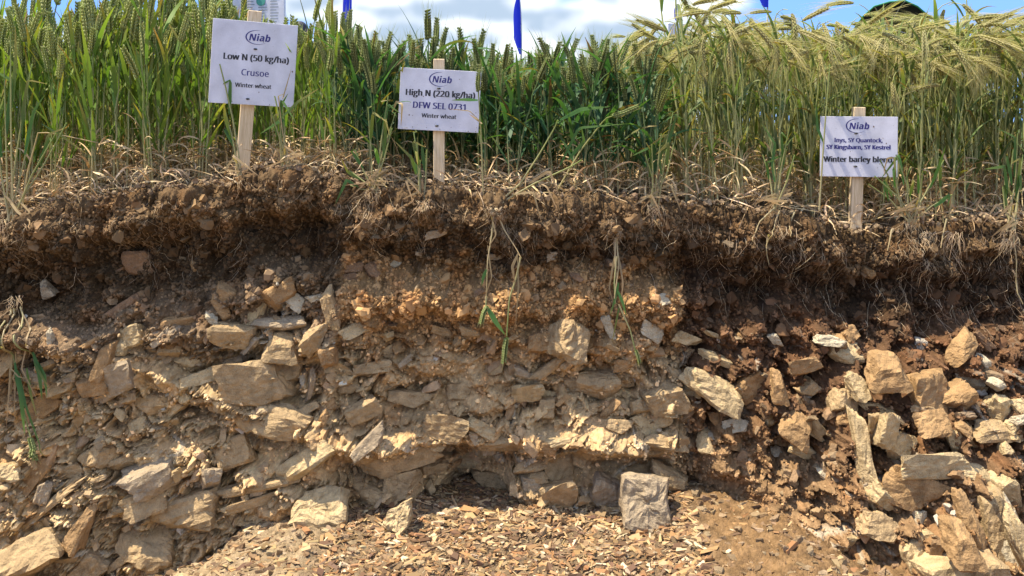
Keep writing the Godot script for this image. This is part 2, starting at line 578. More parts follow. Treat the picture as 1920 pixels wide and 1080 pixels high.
# [px, py, width, height, turn in degrees, tone]
var hero_stones := [
	[260, 495, 46, 44, 20, 4], [83, 543, 22, 32, 30, 5], [515, 548, 80, 52, 35, 2], [550, 563, 42, 26, -40, 3], [588, 558, 44, 20, 15, 3], [618, 580, 22, 64, 10, 0], [425, 555, 38, 26, -30, 2], [418, 583, 36, 22, -45, 2],
	[397, 600, 24, 12, -35, 3], [520, 607, 90, 22, 5, 5], [518, 650, 64, 50, 0, 0], [247, 632, 64, 38, 15, 1], [235, 575, 54, 22, 40, 4], [97, 640, 10, 42, 5, 3], [350, 678, 46, 34, 10, 1], [365, 712, 64, 34, 15, 1],
	[350, 745, 28, 26, 30, 1], [325, 768, 46, 22, 40, 1], [255, 797, 32, 36, 20, 1], [226, 775, 20, 14, -40, 1], [490, 722, 96, 74, 10, 0], [583, 715, 14, 72, -12, 5], [515, 788, 118, 50, -12, 0], [460, 790, 30, 42, 20, 0],
	[572, 872, 124, 44, 32, 1], [480, 915, 120, 16, 12, 0], [500, 934, 116, 18, 14, 0], [290, 898, 80, 56, 25, 5], [280, 936, 66, 40, 10, 0], [340, 962, 160, 66, 20, 0], [65, 895, 96, 26, 48, 2], [62, 972, 185, 13, 42, 0],
	[152, 982, 32, 78, -25, 2], [85, 920, 24, 52, -12, 5], [270, 1035, 96, 74, 5, 0], [50, 1050, 120, 62, 25, 0], [170, 1060, 60, 50, 30, 0], [15, 890, 40, 34, 0, 1], [170, 725, 40, 30, 10, 2], [70, 770, 60, 36, 40, 2],
	[540, 700, 50, 36, 20, 0], [610, 660, 40, 50, 10, 2], [440, 850, 70, 50, 20, 0], [180, 860, 70, 40, 30, 0], [390, 890, 50, 40, 10, 5],
	[830, 436, 48, 13, 10, 5], [702, 505, 32, 24, 35, 4], [740, 497, 20, 16, 40, 3], [660, 500, 34, 22, 5, 4], [657, 520, 32, 15, 0, 4], [930, 481, 24, 12, 5, 5], [1040, 480, 22, 14, 10, 5], [1145, 609, 18, 44, 28, 3],
	[1222, 620, 42, 24, -40, 3], [1240, 562, 32, 20, 10, 3], [1060, 640, 60, 80, -20, 0], [668, 615, 54, 20, 15, 1], [1010, 640, 44, 46, 0, 2], [1040, 684, 74, 18, 38, 0], [985, 735, 46, 28, 10, 1], [1026, 768, 30, 38, -20, 0],
	[960, 826, 118, 28, 12, 0], [832, 802, 64, 40, -10, 0], [897, 800, 58, 34, -32, 1], [780, 806, 66, 16, -4, 0], [762, 746, 64, 28, -15, 0], [912, 836, 42, 34, 10, 5], [742, 826, 96, 36, 15, 0], [742, 858, 104, 46, 15, 0],
	[690, 835, 64, 26, 38, 5], [690, 858, 64, 12, 32, 0], [760, 908, 62, 44, 15, 0], [800, 872, 76, 32, 0, 0], [995, 874, 48, 22, 12, 0], [1000, 893, 46, 16, 12, 0], [1000, 908, 42, 20, 0, 5], [1046, 880, 54, 60, 15, 0],
	[940, 905, 96, 56, -5, 0], [1046, 926, 52, 42, 25, 0], [1140, 922, 66, 56, -15, 5], [1082, 772, 64, 26, 15, 0], [1155, 800, 38, 26, -20, 0], [1195, 762, 40, 32, 10, 0], [1246, 750, 62, 46, 12, 0], [1246, 832, 66, 28, -8, 0],
	[1240, 784, 46, 26, 20, 1], [690, 922, 84, 50, -20, 0], [1120, 720, 70, 44, 10, 0], [870, 735, 60, 30, 0, 0], [680, 770, 64, 34, 25, 0], [1200, 880, 70, 40, -20, 0], [1255, 900, 60, 34, -20, 0],
	[1332, 730, 88, 38, -32, 1], [1340, 668, 68, 18, -18, 3], [1378, 797, 42, 22, 10, 3], [1315, 823, 26, 32, 0, 1], [1402, 722, 52, 32, 38, 2], [1450, 720, 24, 44, 10, 2], [1437, 777, 12, 32, 5, 1], [1555, 637, 44, 16, -5, 3],
	[1580, 660, 40, 36, 0, 1], [1510, 685, 44, 20, 15, 2], [1585, 625, 24, 28, 30, 2], [1602, 722, 26, 48, 25, 1], [1568, 742, 40, 46, -15, 0], [1592, 760, 28, 22, 0, 1], [1645, 766, 84, 24, -30, 1], [1606, 842, 26, 116, 6, 1],
	[1638, 802, 18, 48, 5, 0], [1657, 806, 28, 48, -15, 1], [1683, 826, 32, 48, -30, 1], [1468, 868, 60, 26, -45, 3], [1486, 902, 14, 44, 30, 1], [1512, 846, 48, 18, -30, 3], [1556, 886, 74, 30, -38, 3], [1565, 815, 46, 18, -38, 1],
	[1750, 872, 104, 34, 5, 1], [1814, 886, 60, 22, -10, 1], [1708, 916, 90, 52, -22, 2], [1800, 930, 70, 16, 5, 1], [1715, 962, 24, 32, 10, 3], [1840, 802, 58, 26, 5, 0], [1888, 800, 32, 26, 0, 1], [1745, 792, 44, 36, 0, 2],
	[1730, 732, 52, 60, -10, 2], [1782, 742, 54, 38, 25, 2], [1836, 698, 30, 16, 15, 1], [1800, 655, 28, 50, -40, 2], [1855, 985, 50, 116, 2, 0], [1815, 985, 24, 96, 8, 2], [1886, 978, 30, 54, 35, 3], [1910, 1020, 26, 96, 22, 1],
	[1880, 1040, 30, 66, 18, 3], [1840, 1066, 46, 40, 0, 0], [1780, 1010, 44, 64, 10, 2], [1705, 1020, 54, 64, 20, 1], [1770, 1066, 64, 44, 10, 1], [1560, 640, 30, 24, 0, 2],
	[1640, 690, 60, 50, 10, 2], [1480, 790, 50, 40, -30, 2], [1600, 940, 50, 30, -20, 5], [1560, 960, 46, 24, -25, 5], [1640, 980, 56, 40, -10, 0], [1590, 1010, 24, 20, 0, 1]]

func place_stone(px: float, py: float, w: float, h: float, turn: float, tone: int, sink := 0.2) -> void:
	# find where the line of sight through (px, py) meets the face
	var p := at(px, py, 0.0)
	for k in 4:
		p = at(px, py, face_z(p.x, p.y, lip_y(p.x)))
	var k2 := (CAM.z - p.z) / CAM.z * U
	var proud := ease01(1250, 1330, px)
	var dz := minf(w, h) * rf(0.7, 1.1) + 8.0
	var o := MeshInstance3D.new()
	o.mesh = stone_meshes[rng.randi() % stone_meshes.size()] if px < 1280 else stone_meshes[14 + rng.randi() % 10 if rng.randf() < 0.75 else rng.randi() % 14]
	o.material_override = M.stones[tone]
	o.name = "stone"
	var b := Basis(Vector3.BACK, deg_to_rad(turn)) * Basis(Vector3.RIGHT, rf(-0.4, 0.15)) * Basis(Vector3.UP, rf(-0.3, 0.3))
	b = b * Basis.from_scale(Vector3(w, h, dz) * k2 * 1.12)
	o.transform = Transform3D(b, p + Vector3(0, 0, dz * k2 * (0.12 - sink + 0.34 * proud)))
	soil_face.add_child(o, true)

# stretches of bare, smooth matrix: [px, py, half width, half height, turn]
var bare := [[540, 960, 100, 50, -0.5], [820, 765, 120, 28, 0.0], [1170, 860, 110, 50, 0.3], [1440, 960, 170, 62, 0.62], [1330, 850, 50, 40, 0.5], [540, 850, 70, 30, -0.3], [600, 850, 60, 60, 0.0], [330, 840, 70, 26, -0.3], [1080, 880, 60, 40, 0.0], [860, 700, 60, 30, 0.0], [300, 700, 60, 30, 0.2], [1560, 700, 40, 20, 0.0]]

func is_bare(px: float, py: float) -> bool:
	for e in bare:
		var d := Vector2(px - e[0], py - e[1]).rotated(-e[4])
		if pow(d.x / e[2], 2.0) + pow(d.y / e[3], 2.0) < 1.0:
			return true
	return false

func make_stones() -> void:
	rng.seed = 11
	var taken: Array[Vector3] = []
	for s in hero_stones:
		var grow := 1.22 if s[0] > 1290 else 1.0
		place_stone(s[0], s[1], s[2] * grow, s[3] * grow, s[4], 1 if s[5] == 3 and s[0] > 1290 and rng.randf() < 0.6 else s[5], rf(0.08, 0.3))
		taken.append(Vector3(s[0], s[1], maxf(s[2], s[3]) * 0.42))
	var count := hero_stones.size()
	var tries := 0
	while count < 298 and tries < 9000:
		tries += 1
		var px := rf(0, 1920)
		var py := rf(470, 1080)
		var p := at(px, py)
		var d := lip_y(p.x) - p.y
		if p.y < lin(floor_pts, px) + 0.03 or is_bare(px, py): continue
		var r := rockiness(px, d)
		if rng.randf() > 0.06 + r: continue
		var size := lerpf(14, 22, r) + pow(rng.randf(), 2.0) * lerpf(14, 52, r)
		var ok := true
		for q in taken:
			if Vector2(px - q.x, py - q.y).length() < (q.z + size * 0.5) * 0.8:
				ok = false
				break
		if not ok: continue
		taken.append(Vector3(px, py, size * 0.5))
		var lean := lerpf(lerpf(28, 6, ease01(600, 760, px)), -28, ease01(1230, 1320, px)) + rng.randfn() * 22.0
		var tone: int = [0, 0, 0, 5, 2, 1][rng.randi() % 6] if px < 1280 else [1, 0, 1, 5, 2, 3][rng.randi() % 6]
		if r < 0.4: tone = [4, 6, 4, 2][rng.randi() % 4]
		place_stone(px, py, size * rf(1.0, 1.7), size * rf(0.35, 0.85), lean, tone, rf(0.2, 0.45))
		count += 1
	# smaller stones, past the number that can be picked out
	for kind in 3:
		var xf := []
		var cols := []
		while xf.size() < 420:
			var x := rf(-2.2, 2.2)
			var y := rf(-1.25, -0.08)
			var lip := lip_y(x)
			var px := x / U + 960.0
			if y > lip - 0.1 or rng.randf() > 0.10 + rockiness(px, lip - y): continue
			if is_bare(px, 400.0 - y / U) and rng.randf() < 0.9: continue
			var sz := 0.010 + 0.034 * pow(rng.randf(), 2.2)
			var b := Basis.from_euler(Vector3(rf(-.6, .6), rf(-.6, .6), rf(-1.4, 1.4))) * Basis.from_scale(Vector3(sz * rf(1.0, 1.7), sz * rf(0.5, 1.0), sz * rf(0.7, 1.0)))
			xf.append(Transform3D(b, Vector3(x, y, face_z(x, y, lip) - sz * 0.05)))
			var c := mixc(Color(0.66, 0.48, 0.285), soil_color(x, y, lip - y), rf(0.2, 1.0))
			cols.append(jit(mixc(c, Color(0.8, 0.7, 0.54), 1.0 if rng.randf() < 0.06 else 0.0), 0.15))
		many("small_stones", stone_meshes[kind * 3], M.rubble, xf, cols, soil_face)

func make_crumbs() -> void:
	rng.seed = 12
	for kind in 4:
		var xf := []
		var cols := []
		while xf.size() < 14000:
			var x := rf(-2.15, 2.15)
			var lip := lip_y(x)
			var y := lip - 0.03 - pow(rng.randf(), 1.3) * 1.2
			if y < -1.3: continue
			var px := x / U + 960.0
			var r := rockiness(px, lip - y)
			if rng.randf() < r * (0.86 if px < 1280 else 0.35): continue
			if n_mid.get_noise_2d(x * 2.0 + 90.0, y * 2.0) < rf(-0.45, 0.1): continue
			var sz := 0.003 + 0.0105 * pow(rng.randf(), 3.0)
			var b := Basis.from_euler(Vector3(rf(-3, 3), rf(-3, 3), rf(-3, 3))) * Basis.from_scale(Vector3(sz, sz * rf(0.7, 1.0), sz * rf(0.7, 1.1)))
			xf.append(Transform3D(b, Vector3(x, y, face_z(x, y, lip) + sz * 0.22)))
			cols.append(jit(soil_color(x, y, lip - y) * 1.03, 0.12))
		for k in 130:                      # whole clods standing out of the topsoil
			var x := rf(-2.15, 2.15)
			var lip := lip_y(x)
			var y := lip - 0.05 - rf(0.0, 0.42)
			var sz := 0.014 + 0.03 * pow(rng.randf(), 2.0)
			var b := Basis.from_euler(Vector3(rf(-3, 3), rf(-3, 3), rf(-3, 3))) * Basis.from_scale(Vector3(sz, sz * rf(0.6, 1.0), sz * rf(0.7, 1.1)))
			xf.append(Transform3D(b, Vector3(x, y, face_z(x, y, lip) + sz * 0.1)))
			cols.append(jit(soil_color(x, y, lip - y), 0.12))
		# the shelf of loose earth behind the lip
		for k in 1100:
			var x := rf(-2.15, 2.15)
			var z := 0.04 - 0.4 * pow(rng.randf(), 1.6)
			var sz := 0.003 + 0.015 * pow(rng.randf(), 3.0)
			var b := Basis.from_euler(Vector3(rf(-3, 3), rf(-3, 3), rf(-3, 3))) * Basis.from_scale(Vector3.ONE * sz)
			xf.append(Transform3D(b, Vector3(x, ground_y(x, z) + sz * 0.2, z)))
			cols.append(jit(mixc(Color(0.19, 0.13, 0.08), Color(0.36, 0.27, 0.16), rng.randf() * rng.randf()), 0.2))
		many("soil_crumbs", crumb_meshes[kind], M.crumb, xf, cols, soil_face)

func make_chips() -> void:
	rng.seed = 13
	var tones := [Color(0.37, 0.255, 0.135), Color(0.26, 0.145, 0.07), Color(0.13, 0.08, 0.05), Color(0.47, 0.365, 0.23), Color(0.31, 0.195, 0.095)]
	var mats := []
	for t: Color in tones:
		var m := StandardMaterial3D.new()
		m.albedo_color = t.linear_to_srgb()
		m.albedo_texture = M.wood.albedo_texture
		m.uv1_triplanar = true
		m.uv1_scale = Vector3(1.5, 2.0, 6.0)
		m.albedo_color = Color(t.r * 1.7, t.g * 1.9, t.b * 2.4).linear_to_srgb()
		m.roughness = 0.85
		mats.append(m)
	var put := func(big: bool) -> Transform3D:
		var px := 0.0
		var x := 0.0
		var z := 0.0
		while true:
			x = rf(-2.1, 2.1)
			z = rf(-0.25, 0.85)
			px = x / U + 960.0
			var b0 := lin(base_pts, px)
			if z < b0 - 0.06: continue
			if px > 1275 and rng.randf() < 0.96: continue
			if px < 640 and rng.randf() < 0.78: continue
			break
		var l := rf(0.026, 0.07) if big else 0.006 + 0.040 * pow(rng.randf(), 2.0)
		var wdt := l * (rf(0.10, 0.32) if rng.randf() < 0.65 else rf(0.3, 0.7))
		var b := Basis(Vector3.UP, rf(-PI, PI)) * Basis.from_euler(Vector3(rf(-.5, .5), 0, rf(-.4, .4))) * Basis.from_scale(Vector3(l, wdt * rf(0.3, 0.6), wdt))
		return Transform3D(b, Vector3(x, floor_y(x, z) + rf(0.004, 0.014), z))
	for k in 270:
		var o := MeshInstance3D.new()
		o.name = "wood_chip"
		o.mesh = chip_meshes[k % 6]
		o.material_override = mats[[0, 0, 3, 1, 4, 2][rng.randi() % 6]]
		o.transform = put.call(true)
		pit_floor.add_child(o, true)
	for kind in 6:
		var xf := []
		var cols := []
		for k in 2400:
			xf.append(put.call(false))
			cols.append(jit(tones[[0, 0, 3, 1, 4, 2, 4, 1, 2][rng.randi() % 9]], 0.3))
		many("wood_chippings", chip_meshes[kind], M.crumb, xf, cols, pit_floor)
	for kind in 2:
		var xf := []
		var cols := []
		for k in 6500:
			var x := rf(-2.1, 2.1)
			var px := x / U + 960.0
			var z := lin(base_pts, px) - 0.05 + pow(rng.randf(), 1.3) * 0.9
			var sz := 0.0035 + 0.024 * pow(rng.randf(), 6.0)
			var b := Basis.from_euler(Vector3(rf(-.4, .4), rf(-3, 3), rf(-.4, .4))) * Basis.from_scale(Vector3(sz, sz * 0.8, sz * 0.9))
			xf.append(Transform3D(b, Vector3(x, floor_y(x, z) + sz * 0.2, z)))
			cols.append(jit(mixc(Color(0.58, 0.43, 0.26), Color(0.34, 0.215, 0.115), sqrt(rng.randf())), 0.2))
		many("gravel", stone_meshes[kind + 4], M.rubble, xf, cols, pit_floor)

func loose_stone(label: String, called: String, px: float, py_foot: float, z: float, w: float, h: float, depth: float, lean: float, roll: float, outline: Array, tone: int) -> void:
	# a broken slab: an outline with chamfered rim, roughened
	var foot := at(px, py_foot, z)
	var k := (CAM.z - z) / CAM.z * U
	var o := thing(called, label, "stone", Vector3(foot.x, floor_y(foot.x, z) - 0.01, z))
	var ns := noise(9.0, FastNoiseLite.TYPE_SIMPLEX, int(px), 3)
	var b := Buf.new()
	var rings := []
	var poly: Array[Vector2] = []
	for j in outline.size():             # subdivide the outline
		var p: Vector2 = outline[j]
		var q: Vector2 = outline[(j + 1) % outline.size()]
		for s in 4:
			poly.append(p.lerp(q, s / 4.0))
	for r: Vector2 in [Vector2(-0.5, 0.0), Vector2(-0.5, 0.5), Vector2(-0.5, 0.9), Vector2(-0.42, 1.0), Vector2(-0.2, 1.02), Vector2(0.0, 1.03), Vector2(0.2, 1.02), Vector2(0.38, 1.0), Vector2(0.5, 0.92), Vector2(0.53, 0.78), Vector2(0.54, 0.62), Vector2(0.55, 0.45), Vector2(0.55, 0.28), Vector2(0.55, 0.12), Vector2(0.55, 0.0)]:
		var ring: Array[Vector3] = []
		for p in poly:
			var q := Vector3((p.x - 0.5) * w * k, p.y * h * k, 0.0)
			var mid := Vector3(0, 0.5 * h * k, 0)
			q = mid + (q - mid) * r.y
			q.z = r.x * depth
			q += Vector3(ns.get_noise_3d(q.x, q.y, q.z), ns.get_noise_3d(q.x + 9, q.y, q.z), ns.get_noise_3d(q.x, q.y + 9, q.z)) * 0.014
			q += Vector3(0, 0, 1) * ns.get_noise_3d(q.x * 5.0, q.y * 5.0, q.z * 5.0) * 0.009
			ring.append(q)
		rings.append(ring)
	for r in rings.size() - 1:
		for j in poly.size():
			var j2 := (j + 1) % poly.size()
			b.face([rings[r][j], rings[r][j2], rings[r + 1][j2]], Color.WHITE)
			b.face([rings[r][j], rings[r + 1][j2], rings[r + 1][j]], Color.WHITE)
	var m := obj("slab", b.mesh(), M.stones[tone], o)
	m.transform = Transform3D(Basis(Vector3.BACK, roll) * Basis(Vector3.RIGHT, lean), Vector3.ZERO)

# ------------------------------------------------------------------ plants
func tube(b: Buf, pts: Array, r0: float, r1: float, c0: Color, c1: Color, sides := 5, cm := Color(0, 0, 0, 0)) -> void:
	var n := pts.size()
	var first := b.v.size()
	for k in n:
		var p: Vector3 = pts[k]
		var t: Vector3 = (pts[mini(k + 1, n - 1)] - pts[maxi(k - 1, 0)]).normalized()
		var s := t.cross(Vector3(0.31, 0.17, 0.93)).normalized()
		var s2 := t.cross(s)
		var f := float(k) / (n - 1)
		var r := lerpf(r0, r1, f)
		var c := c0.lerp(c1, f)
		if cm.a > 0.0:
			c = c0.lerp(cm, f * 2.0) if f < 0.5 else cm.lerp(c1, f * 2.0 - 1.0)
		for j in sides:
			var a := TAU * j / sides
			var d := s * cos(a) + s2 * sin(a)
			b.add(p + d * r, d, c)
	for k in n - 1:
		for j in sides:
			var p := first + k * sides
			var j2 := (j + 1) % sides
			b.quad(p + j, p + sides + j, p + sides + j2, p + j2)

func blade(b: Buf, p0: Vector3, az: float, el: float, length: float, w: float, droop: float, c0: Color, c1: Color, fold := 0.3, twist := 0.0, seg := 8, cm := Color(0, 0, 0, 0)) -> void:
	var p := p0
	var e := el
	var first := b.v.size()
	var a := az
	for k in seg + 1:
		var t := float(k) / seg
		var dir := Vector3(cos(a) * cos(e), sin(e), sin(a) * cos(e))
		var side := Vector3(-sin(a), 0, cos(a))
		side = side.rotated(dir, twist * t)
		var nn := dir.cross(side).normalized()
		var hw := w * 0.5 * minf(1.0, 0.55 + 1.6 * t) * (1.0 - pow(t, 2.4)) + 0.0004
		var c := c0.lerp(c1, t * t)
		if cm.a > 0.0:
			c = c0.lerp(cm, t * 2.0) if t < 0.5 else cm.lerp(c1, t * 2.0 - 1.0)
		b.add(p - side * hw + nn * hw * fold, nn, c)
		b.add(p, nn, c * 0.92)
		b.add(p + side * hw + nn * hw * fold, nn, c)
		p += dir * length / seg
		e -= droop / seg * (0.4 + 1.2 * t)
		a += twist * 0.12 / seg
	for k in seg:
		var q := first + k * 3
		b.quad(q, q + 1, q + 4, q + 3)
		b.quad(q + 1, q + 2, q + 5, q + 4)

func pod(b: Buf, p: Vector3, dir: Vector3, length: float, r: float, c: Color, tip: Color) -> void:
	var s := dir.cross(Vector3(0.3, 0.2, 0.9)).normalized()
	var s2 := dir.cross(s)
	var first := b.v.size()
	var ts := [0.0, 0.35, 0.72]
	var rs := [0.45, 1.0, 0.7]
	for k in 3:
		for j in 5:
			var a := TAU * j / 5.0
			var d := s * cos(a) + s2 * sin(a)
			b.add(p + dir * length * ts[k] + d * r * rs[k], d, c.lerp(tip, ts[k]))
	var e := b.add(p + dir * length, dir, tip)
	for k in 2:
		for j in 5:
			var q := first + k * 5
			var j2 := (j + 1) % 5
			b.quad(q + j, q + 5 + j, q + 5 + j2, q + j2)
	for j in 5:
		b.tri(first + 10 + j, e, first + 10 + (j + 1) % 5)

func awn(b: Buf, p: Vector3, dir: Vector3, length: float, w: float, c: Color, sag := 0.0) -> void:
	var side := dir.cross(Vector3(rf(-1, 1), rf(-1, 1), rf(-1, 1))).normalized()
	var n := dir.cross(side)
	var mid := p + dir * length * 0.5 + Vector3.DOWN * sag * length * 0.12
	var end := p + dir * length + Vector3.DOWN * sag * length * 0.4
	var a := b.add(p - side * w, n, c)
	var d := b.add(p + side * w, n, c)
	var e := b.add(mid - side * w * 0.7, n, c)
	var f := b.add(mid + side * w * 0.7, n, c)
	var g := b.add(end, n, c)
	b.quad(a, d, f, e)
	b.tri(e, f, g)

func wheat_ear(b: Buf, axis: Array, r: float, c: Color, tip: Color, awns: float) -> void:
	# axis: points from the ear's foot to its top
	var n := 20
	var total := 0.0
	for k in axis.size() - 1:
		total += (axis[k + 1] - axis[k]).length()
	var spin := rf(0, PI)
	tube(b, axis, r * 0.3, r * 0.2, c * 0.7, c * 0.7, 4)
	for k in n:
		var t := float(k) / n * (axis.size() - 1)
		var s := int(t)
		var p: Vector3 = axis[s].lerp(axis[s + 1], t - s)
		var up: Vector3 = (axis[s + 1] - axis[s]).normalized()
		var out := up.cross(Vector3(0.2, 0.1, 0.97)).normalized().rotated(up, spin)
		if k % 2 == 1: out = -out
		var across := up.cross(out)
		var taper := (0.72 + 0.28 * sin(PI * minf(1.0, (k + 3.0) / n * 1.05)))
		for m in [-1, 0, 1]:
			var d: Vector3 = (up * 1.0 + out * (0.48 if m == 0 else 0.30) + across * m * 0.36).normalized()
			var col := jit(c, 0.13)
			var st: Vector3 = p + out * r * 0.32 + across * m * r * 0.34
			pod(b, st, d, total / n * 3.0 * taper, r * 0.40 * taper, col * 0.75, jit(tip, 0.15))
			if awns > 0.0 and (k > n * 0.45 or rng.randf() < 0.15) and m != 0:
				awn(b, st + d * total / n * 2.7, (d + up * 1.1).normalized(), awns * rf(0.5, 1.2), 0.0005, tip)

func barley_ear(b: Buf, axis: Array, r: float, c: Color, tip: Color) -> void:
	var n := 16
	var total := 0.0
	for k in axis.size() - 1:
		total += (axis[k + 1] - axis[k]).length()
	var spin := rf(0, PI)
	for k in n:
		var t := float(k) / n * (axis.size() - 1)
		var s := int(t)
		var p: Vector3 = axis[s].lerp(axis[s + 1], t - s)
		var up: Vector3 = (axis[s + 1] - axis[s]).normalized()
		var out := up.cross(Vector3(0.2, 0.1, 0.97)).normalized().rotated(up, spin)
		var taper := sin(PI * clampf((k + 2.5) / (n + 3.0), 0.0, 1.0)) * 0.6 + 0.45
		for m in 3:
			var o2 := out.rotated(up, TAU * m / 3.0 + (PI / 3.0 if k % 2 == 1 else 0.0))
			var d := (up + o2 * 0.32).normalized()
			pod(b, p + o2 * r * 0.3 * taper, d, total / n * 2.3, r * 0.40 * taper, jit(c, 0.12), tip)
			if m < 2: awn(b, p + o2 * r * 0.4 + d * total / n * 1.8, (up + o2 * rf(0.10, 0.26)).normalized(), rf(0.08, 0.15), 0.0007, jit(tip, 0.12), 0.35)

# kinds of crop: 0 low nitrogen wheat, 1 high nitrogen wheat, 2 barley
var straw_c := Color(0.50, 0.39, 0.22)
var pale_c := Color(0.50, 0.47, 0.24)
var crop_leaf := [Color(0.155, 0.265, 0.052), Color(0.050, 0.130, 0.058), Color(0.115, 0.175, 0.065)]
var crop_leaf_tip := [Color(0.33, 0.38, 0.06), Color(0.10, 0.19, 0.045), Color(0.24, 0.27, 0.08)]
var crop_stem := [Color(0.23, 0.32, 0.09), Color(0.15, 0.24, 0.09), Color(0.48, 0.50, 0.19)]
var crop_ear := [Color(0.37, 0.42, 0.12), Color(0.22, 0.26, 0.09), Color(0.37, 0.35, 0.12)]
var crop_ear_tip := [Color(0.56, 0.57, 0.24), Color(0.36, 0.38, 0.16), Color(0.54, 0.47, 0.23)]

func crop_plant(kind: int, s: int) -> Array:
	# -> list of [part name, Buf]
	rng.seed = s
	var parts := []
	var tillers := 3
	for k in tillers:
		var foot := Vector3(rf(-0.03, 0.03), 0.0, rf(-0.03, 0.03))
		var az := rf(-PI, PI)
		var lean: float = absf(rng.randfn()) * ([0.05, 0.09, 0.06][kind])
		var H: float = [rf(0.52, 0.69), rf(0.38, 0.53), rf(0.60, 0.71)][kind]
		if k == 2: H *= 0.9
		var pts := []
		var dir := Vector3(cos(az), 0, sin(az))
		for q in 9:
			var t := q / 8.0
			pts.append(foot + Vector3(0, H * t, 0) + dir * H * lean * t * (0.4 + t) + Vector3(n_mid.get_noise_2d(s + k * 9.0, t) * 0.02, 0, n_mid.get_noise_2d(s + k * 9.0 + 4, t) * 0.02) * t)
		var st := Buf.new()
		var sc := jit(crop_stem[kind], 0.15)
		tube(st, pts, 0.0036, 0.0022, jit(straw_c if kind < 2 else Color(0.60, 0.52, 0.30), 0.12), sc, 6, mixc(sc, pale_c, [0.75, 0.3, 0.5][kind]))
		# nodes on the stem
		for q in [2, 4]:
			pod(st, pts[q] - Vector3(0, 0.006, 0), Vector3.UP, 0.014, 0.0046, sc * 0.8, pale_c)
		parts.append(["stem", st])
		var top: Vector3 = pts[8]
		var up: Vector3 = (pts[8] - pts[7]).normalized()
		var e := Buf.new()
		if kind < 2:
			var axis := []
			var L: float = [rf(0.105, 0.14), rf(0.085, 0.115)][kind]
			var bend := dir * rf(0.0, 0.35 if kind == 0 else 0.5)
			for q in 5:
				var t := q / 4.0
				axis.append(top + (up * t + bend * t * t * 0.5) * L)
			wheat_ear(e, axis, [0.0115, 0.0105][kind], jit(crop_ear[kind], 0.12), jit(crop_ear_tip[kind], 0.12), [0.012, 0.05][kind])
		else:
			# the neck bends over and the ear hangs to one side, beard outwards
			var wind := Vector3(1, 0, 0).rotated(Vector3.UP, rf(-1.3, 1.3))
			var axis := []
			var p := top
			var el := 1.2
			var fall := rf(0.12, 0.46)
			for q in 5:
				axis.append(p)
				p += (wind * cos(el) + Vector3.UP * sin(el)) * 0.022
				el -= fall * 1.1
			tube(st, axis, 0.002, 0.0016, sc, sc, 5)
			var ax2 := []
			for q in 6:
				ax2.append(p)
				p += (wind * cos(el) + Vector3.UP * sin(el)) * 0.020
				el -= fall * 0.25
			barley_ear(e, ax2, 0.0100, jit(crop_ear[kind], 0.12), jit(crop_ear_tip[kind], 0.1))
		parts.append(["ear", e])
		var nl: int = [4, 4, 3][kind]
		for q in nl:
			var lf := Buf.new()
			var t: float = lerpf(0.30, 0.90, float(q) / (nl - 1)) + rf(-0.05, 0.05)
			var at_p: Vector3 = pts[int(t * 8.0)].lerp(pts[mini(int(t * 8.0) + 1, 8)], fmod(t * 8.0, 1.0))
			var c0 := jit(crop_leaf[kind], 0.2)
			var c1 := jit(crop_leaf_tip[kind], 0.2)
			if rng.randf() < [0.34, 0.2, 0.35][kind]: c1 = jit(Color(0.42, 0.30, 0.07), 0.3)
			if rng.randf() < 0.12: c1 = jit(Color(0.34, 0.15, 0.06), 0.3)
			var el0: float = [rf(1.05, 1.42), rf(0.75, 1.4), rf(0.95, 1.4)][kind]
			var dr: float = [rf(0.0, 0.7), rf(0.3, 2.2), rf(0.2, 2.0)][kind]
			blade(lf, at_p, rf(-PI, PI), el0, [rf(0.16, 0.27), rf(0.17, 0.28), rf(0.12, 0.20)][kind], [rf(0.012, 0.018), rf(0.014, 0.021), rf(0.011, 0.016)][kind], dr, c0, c1, 0.3, rf(-1.2, 1.2))
			parts.append(["leaf", lf])
		# withered leaves low on the stem
		for q in [3, 3, 4][kind]:
			var lf := Buf.new()
			var t := rf(0.04, 0.33)
			var at_p: Vector3 = foot + Vector3(0, H * t, 0)
			var dc := jit(mixc(Color(0.62, 0.47, 0.26), Color(0.42, 0.25, 0.11), rng.randf() * rng.randf()), 0.2)
			blade(lf, at_p, rf(-PI, PI), rf(-0.3, 1.3), rf(0.06, 0.16), rf(0.004, 0.008), rf(0.3, 3.0), dc, jit(dc, 0.2), 0.7, rf(-4, 4), 7)
			parts.append(["withered_leaf", lf])
	return parts

func merged(parts: Array) -> ArrayMesh:
	var b := Buf.new()
	for p in parts:
		var q: Buf = p[1]
		var k := b.v.size()
		b.v.append_array(q.v)
		b.n.append_array(q.n)
		b.c.append_array(q.c)
		for j in q.i:
			b.i.append(j + k)
	return b.mesh()

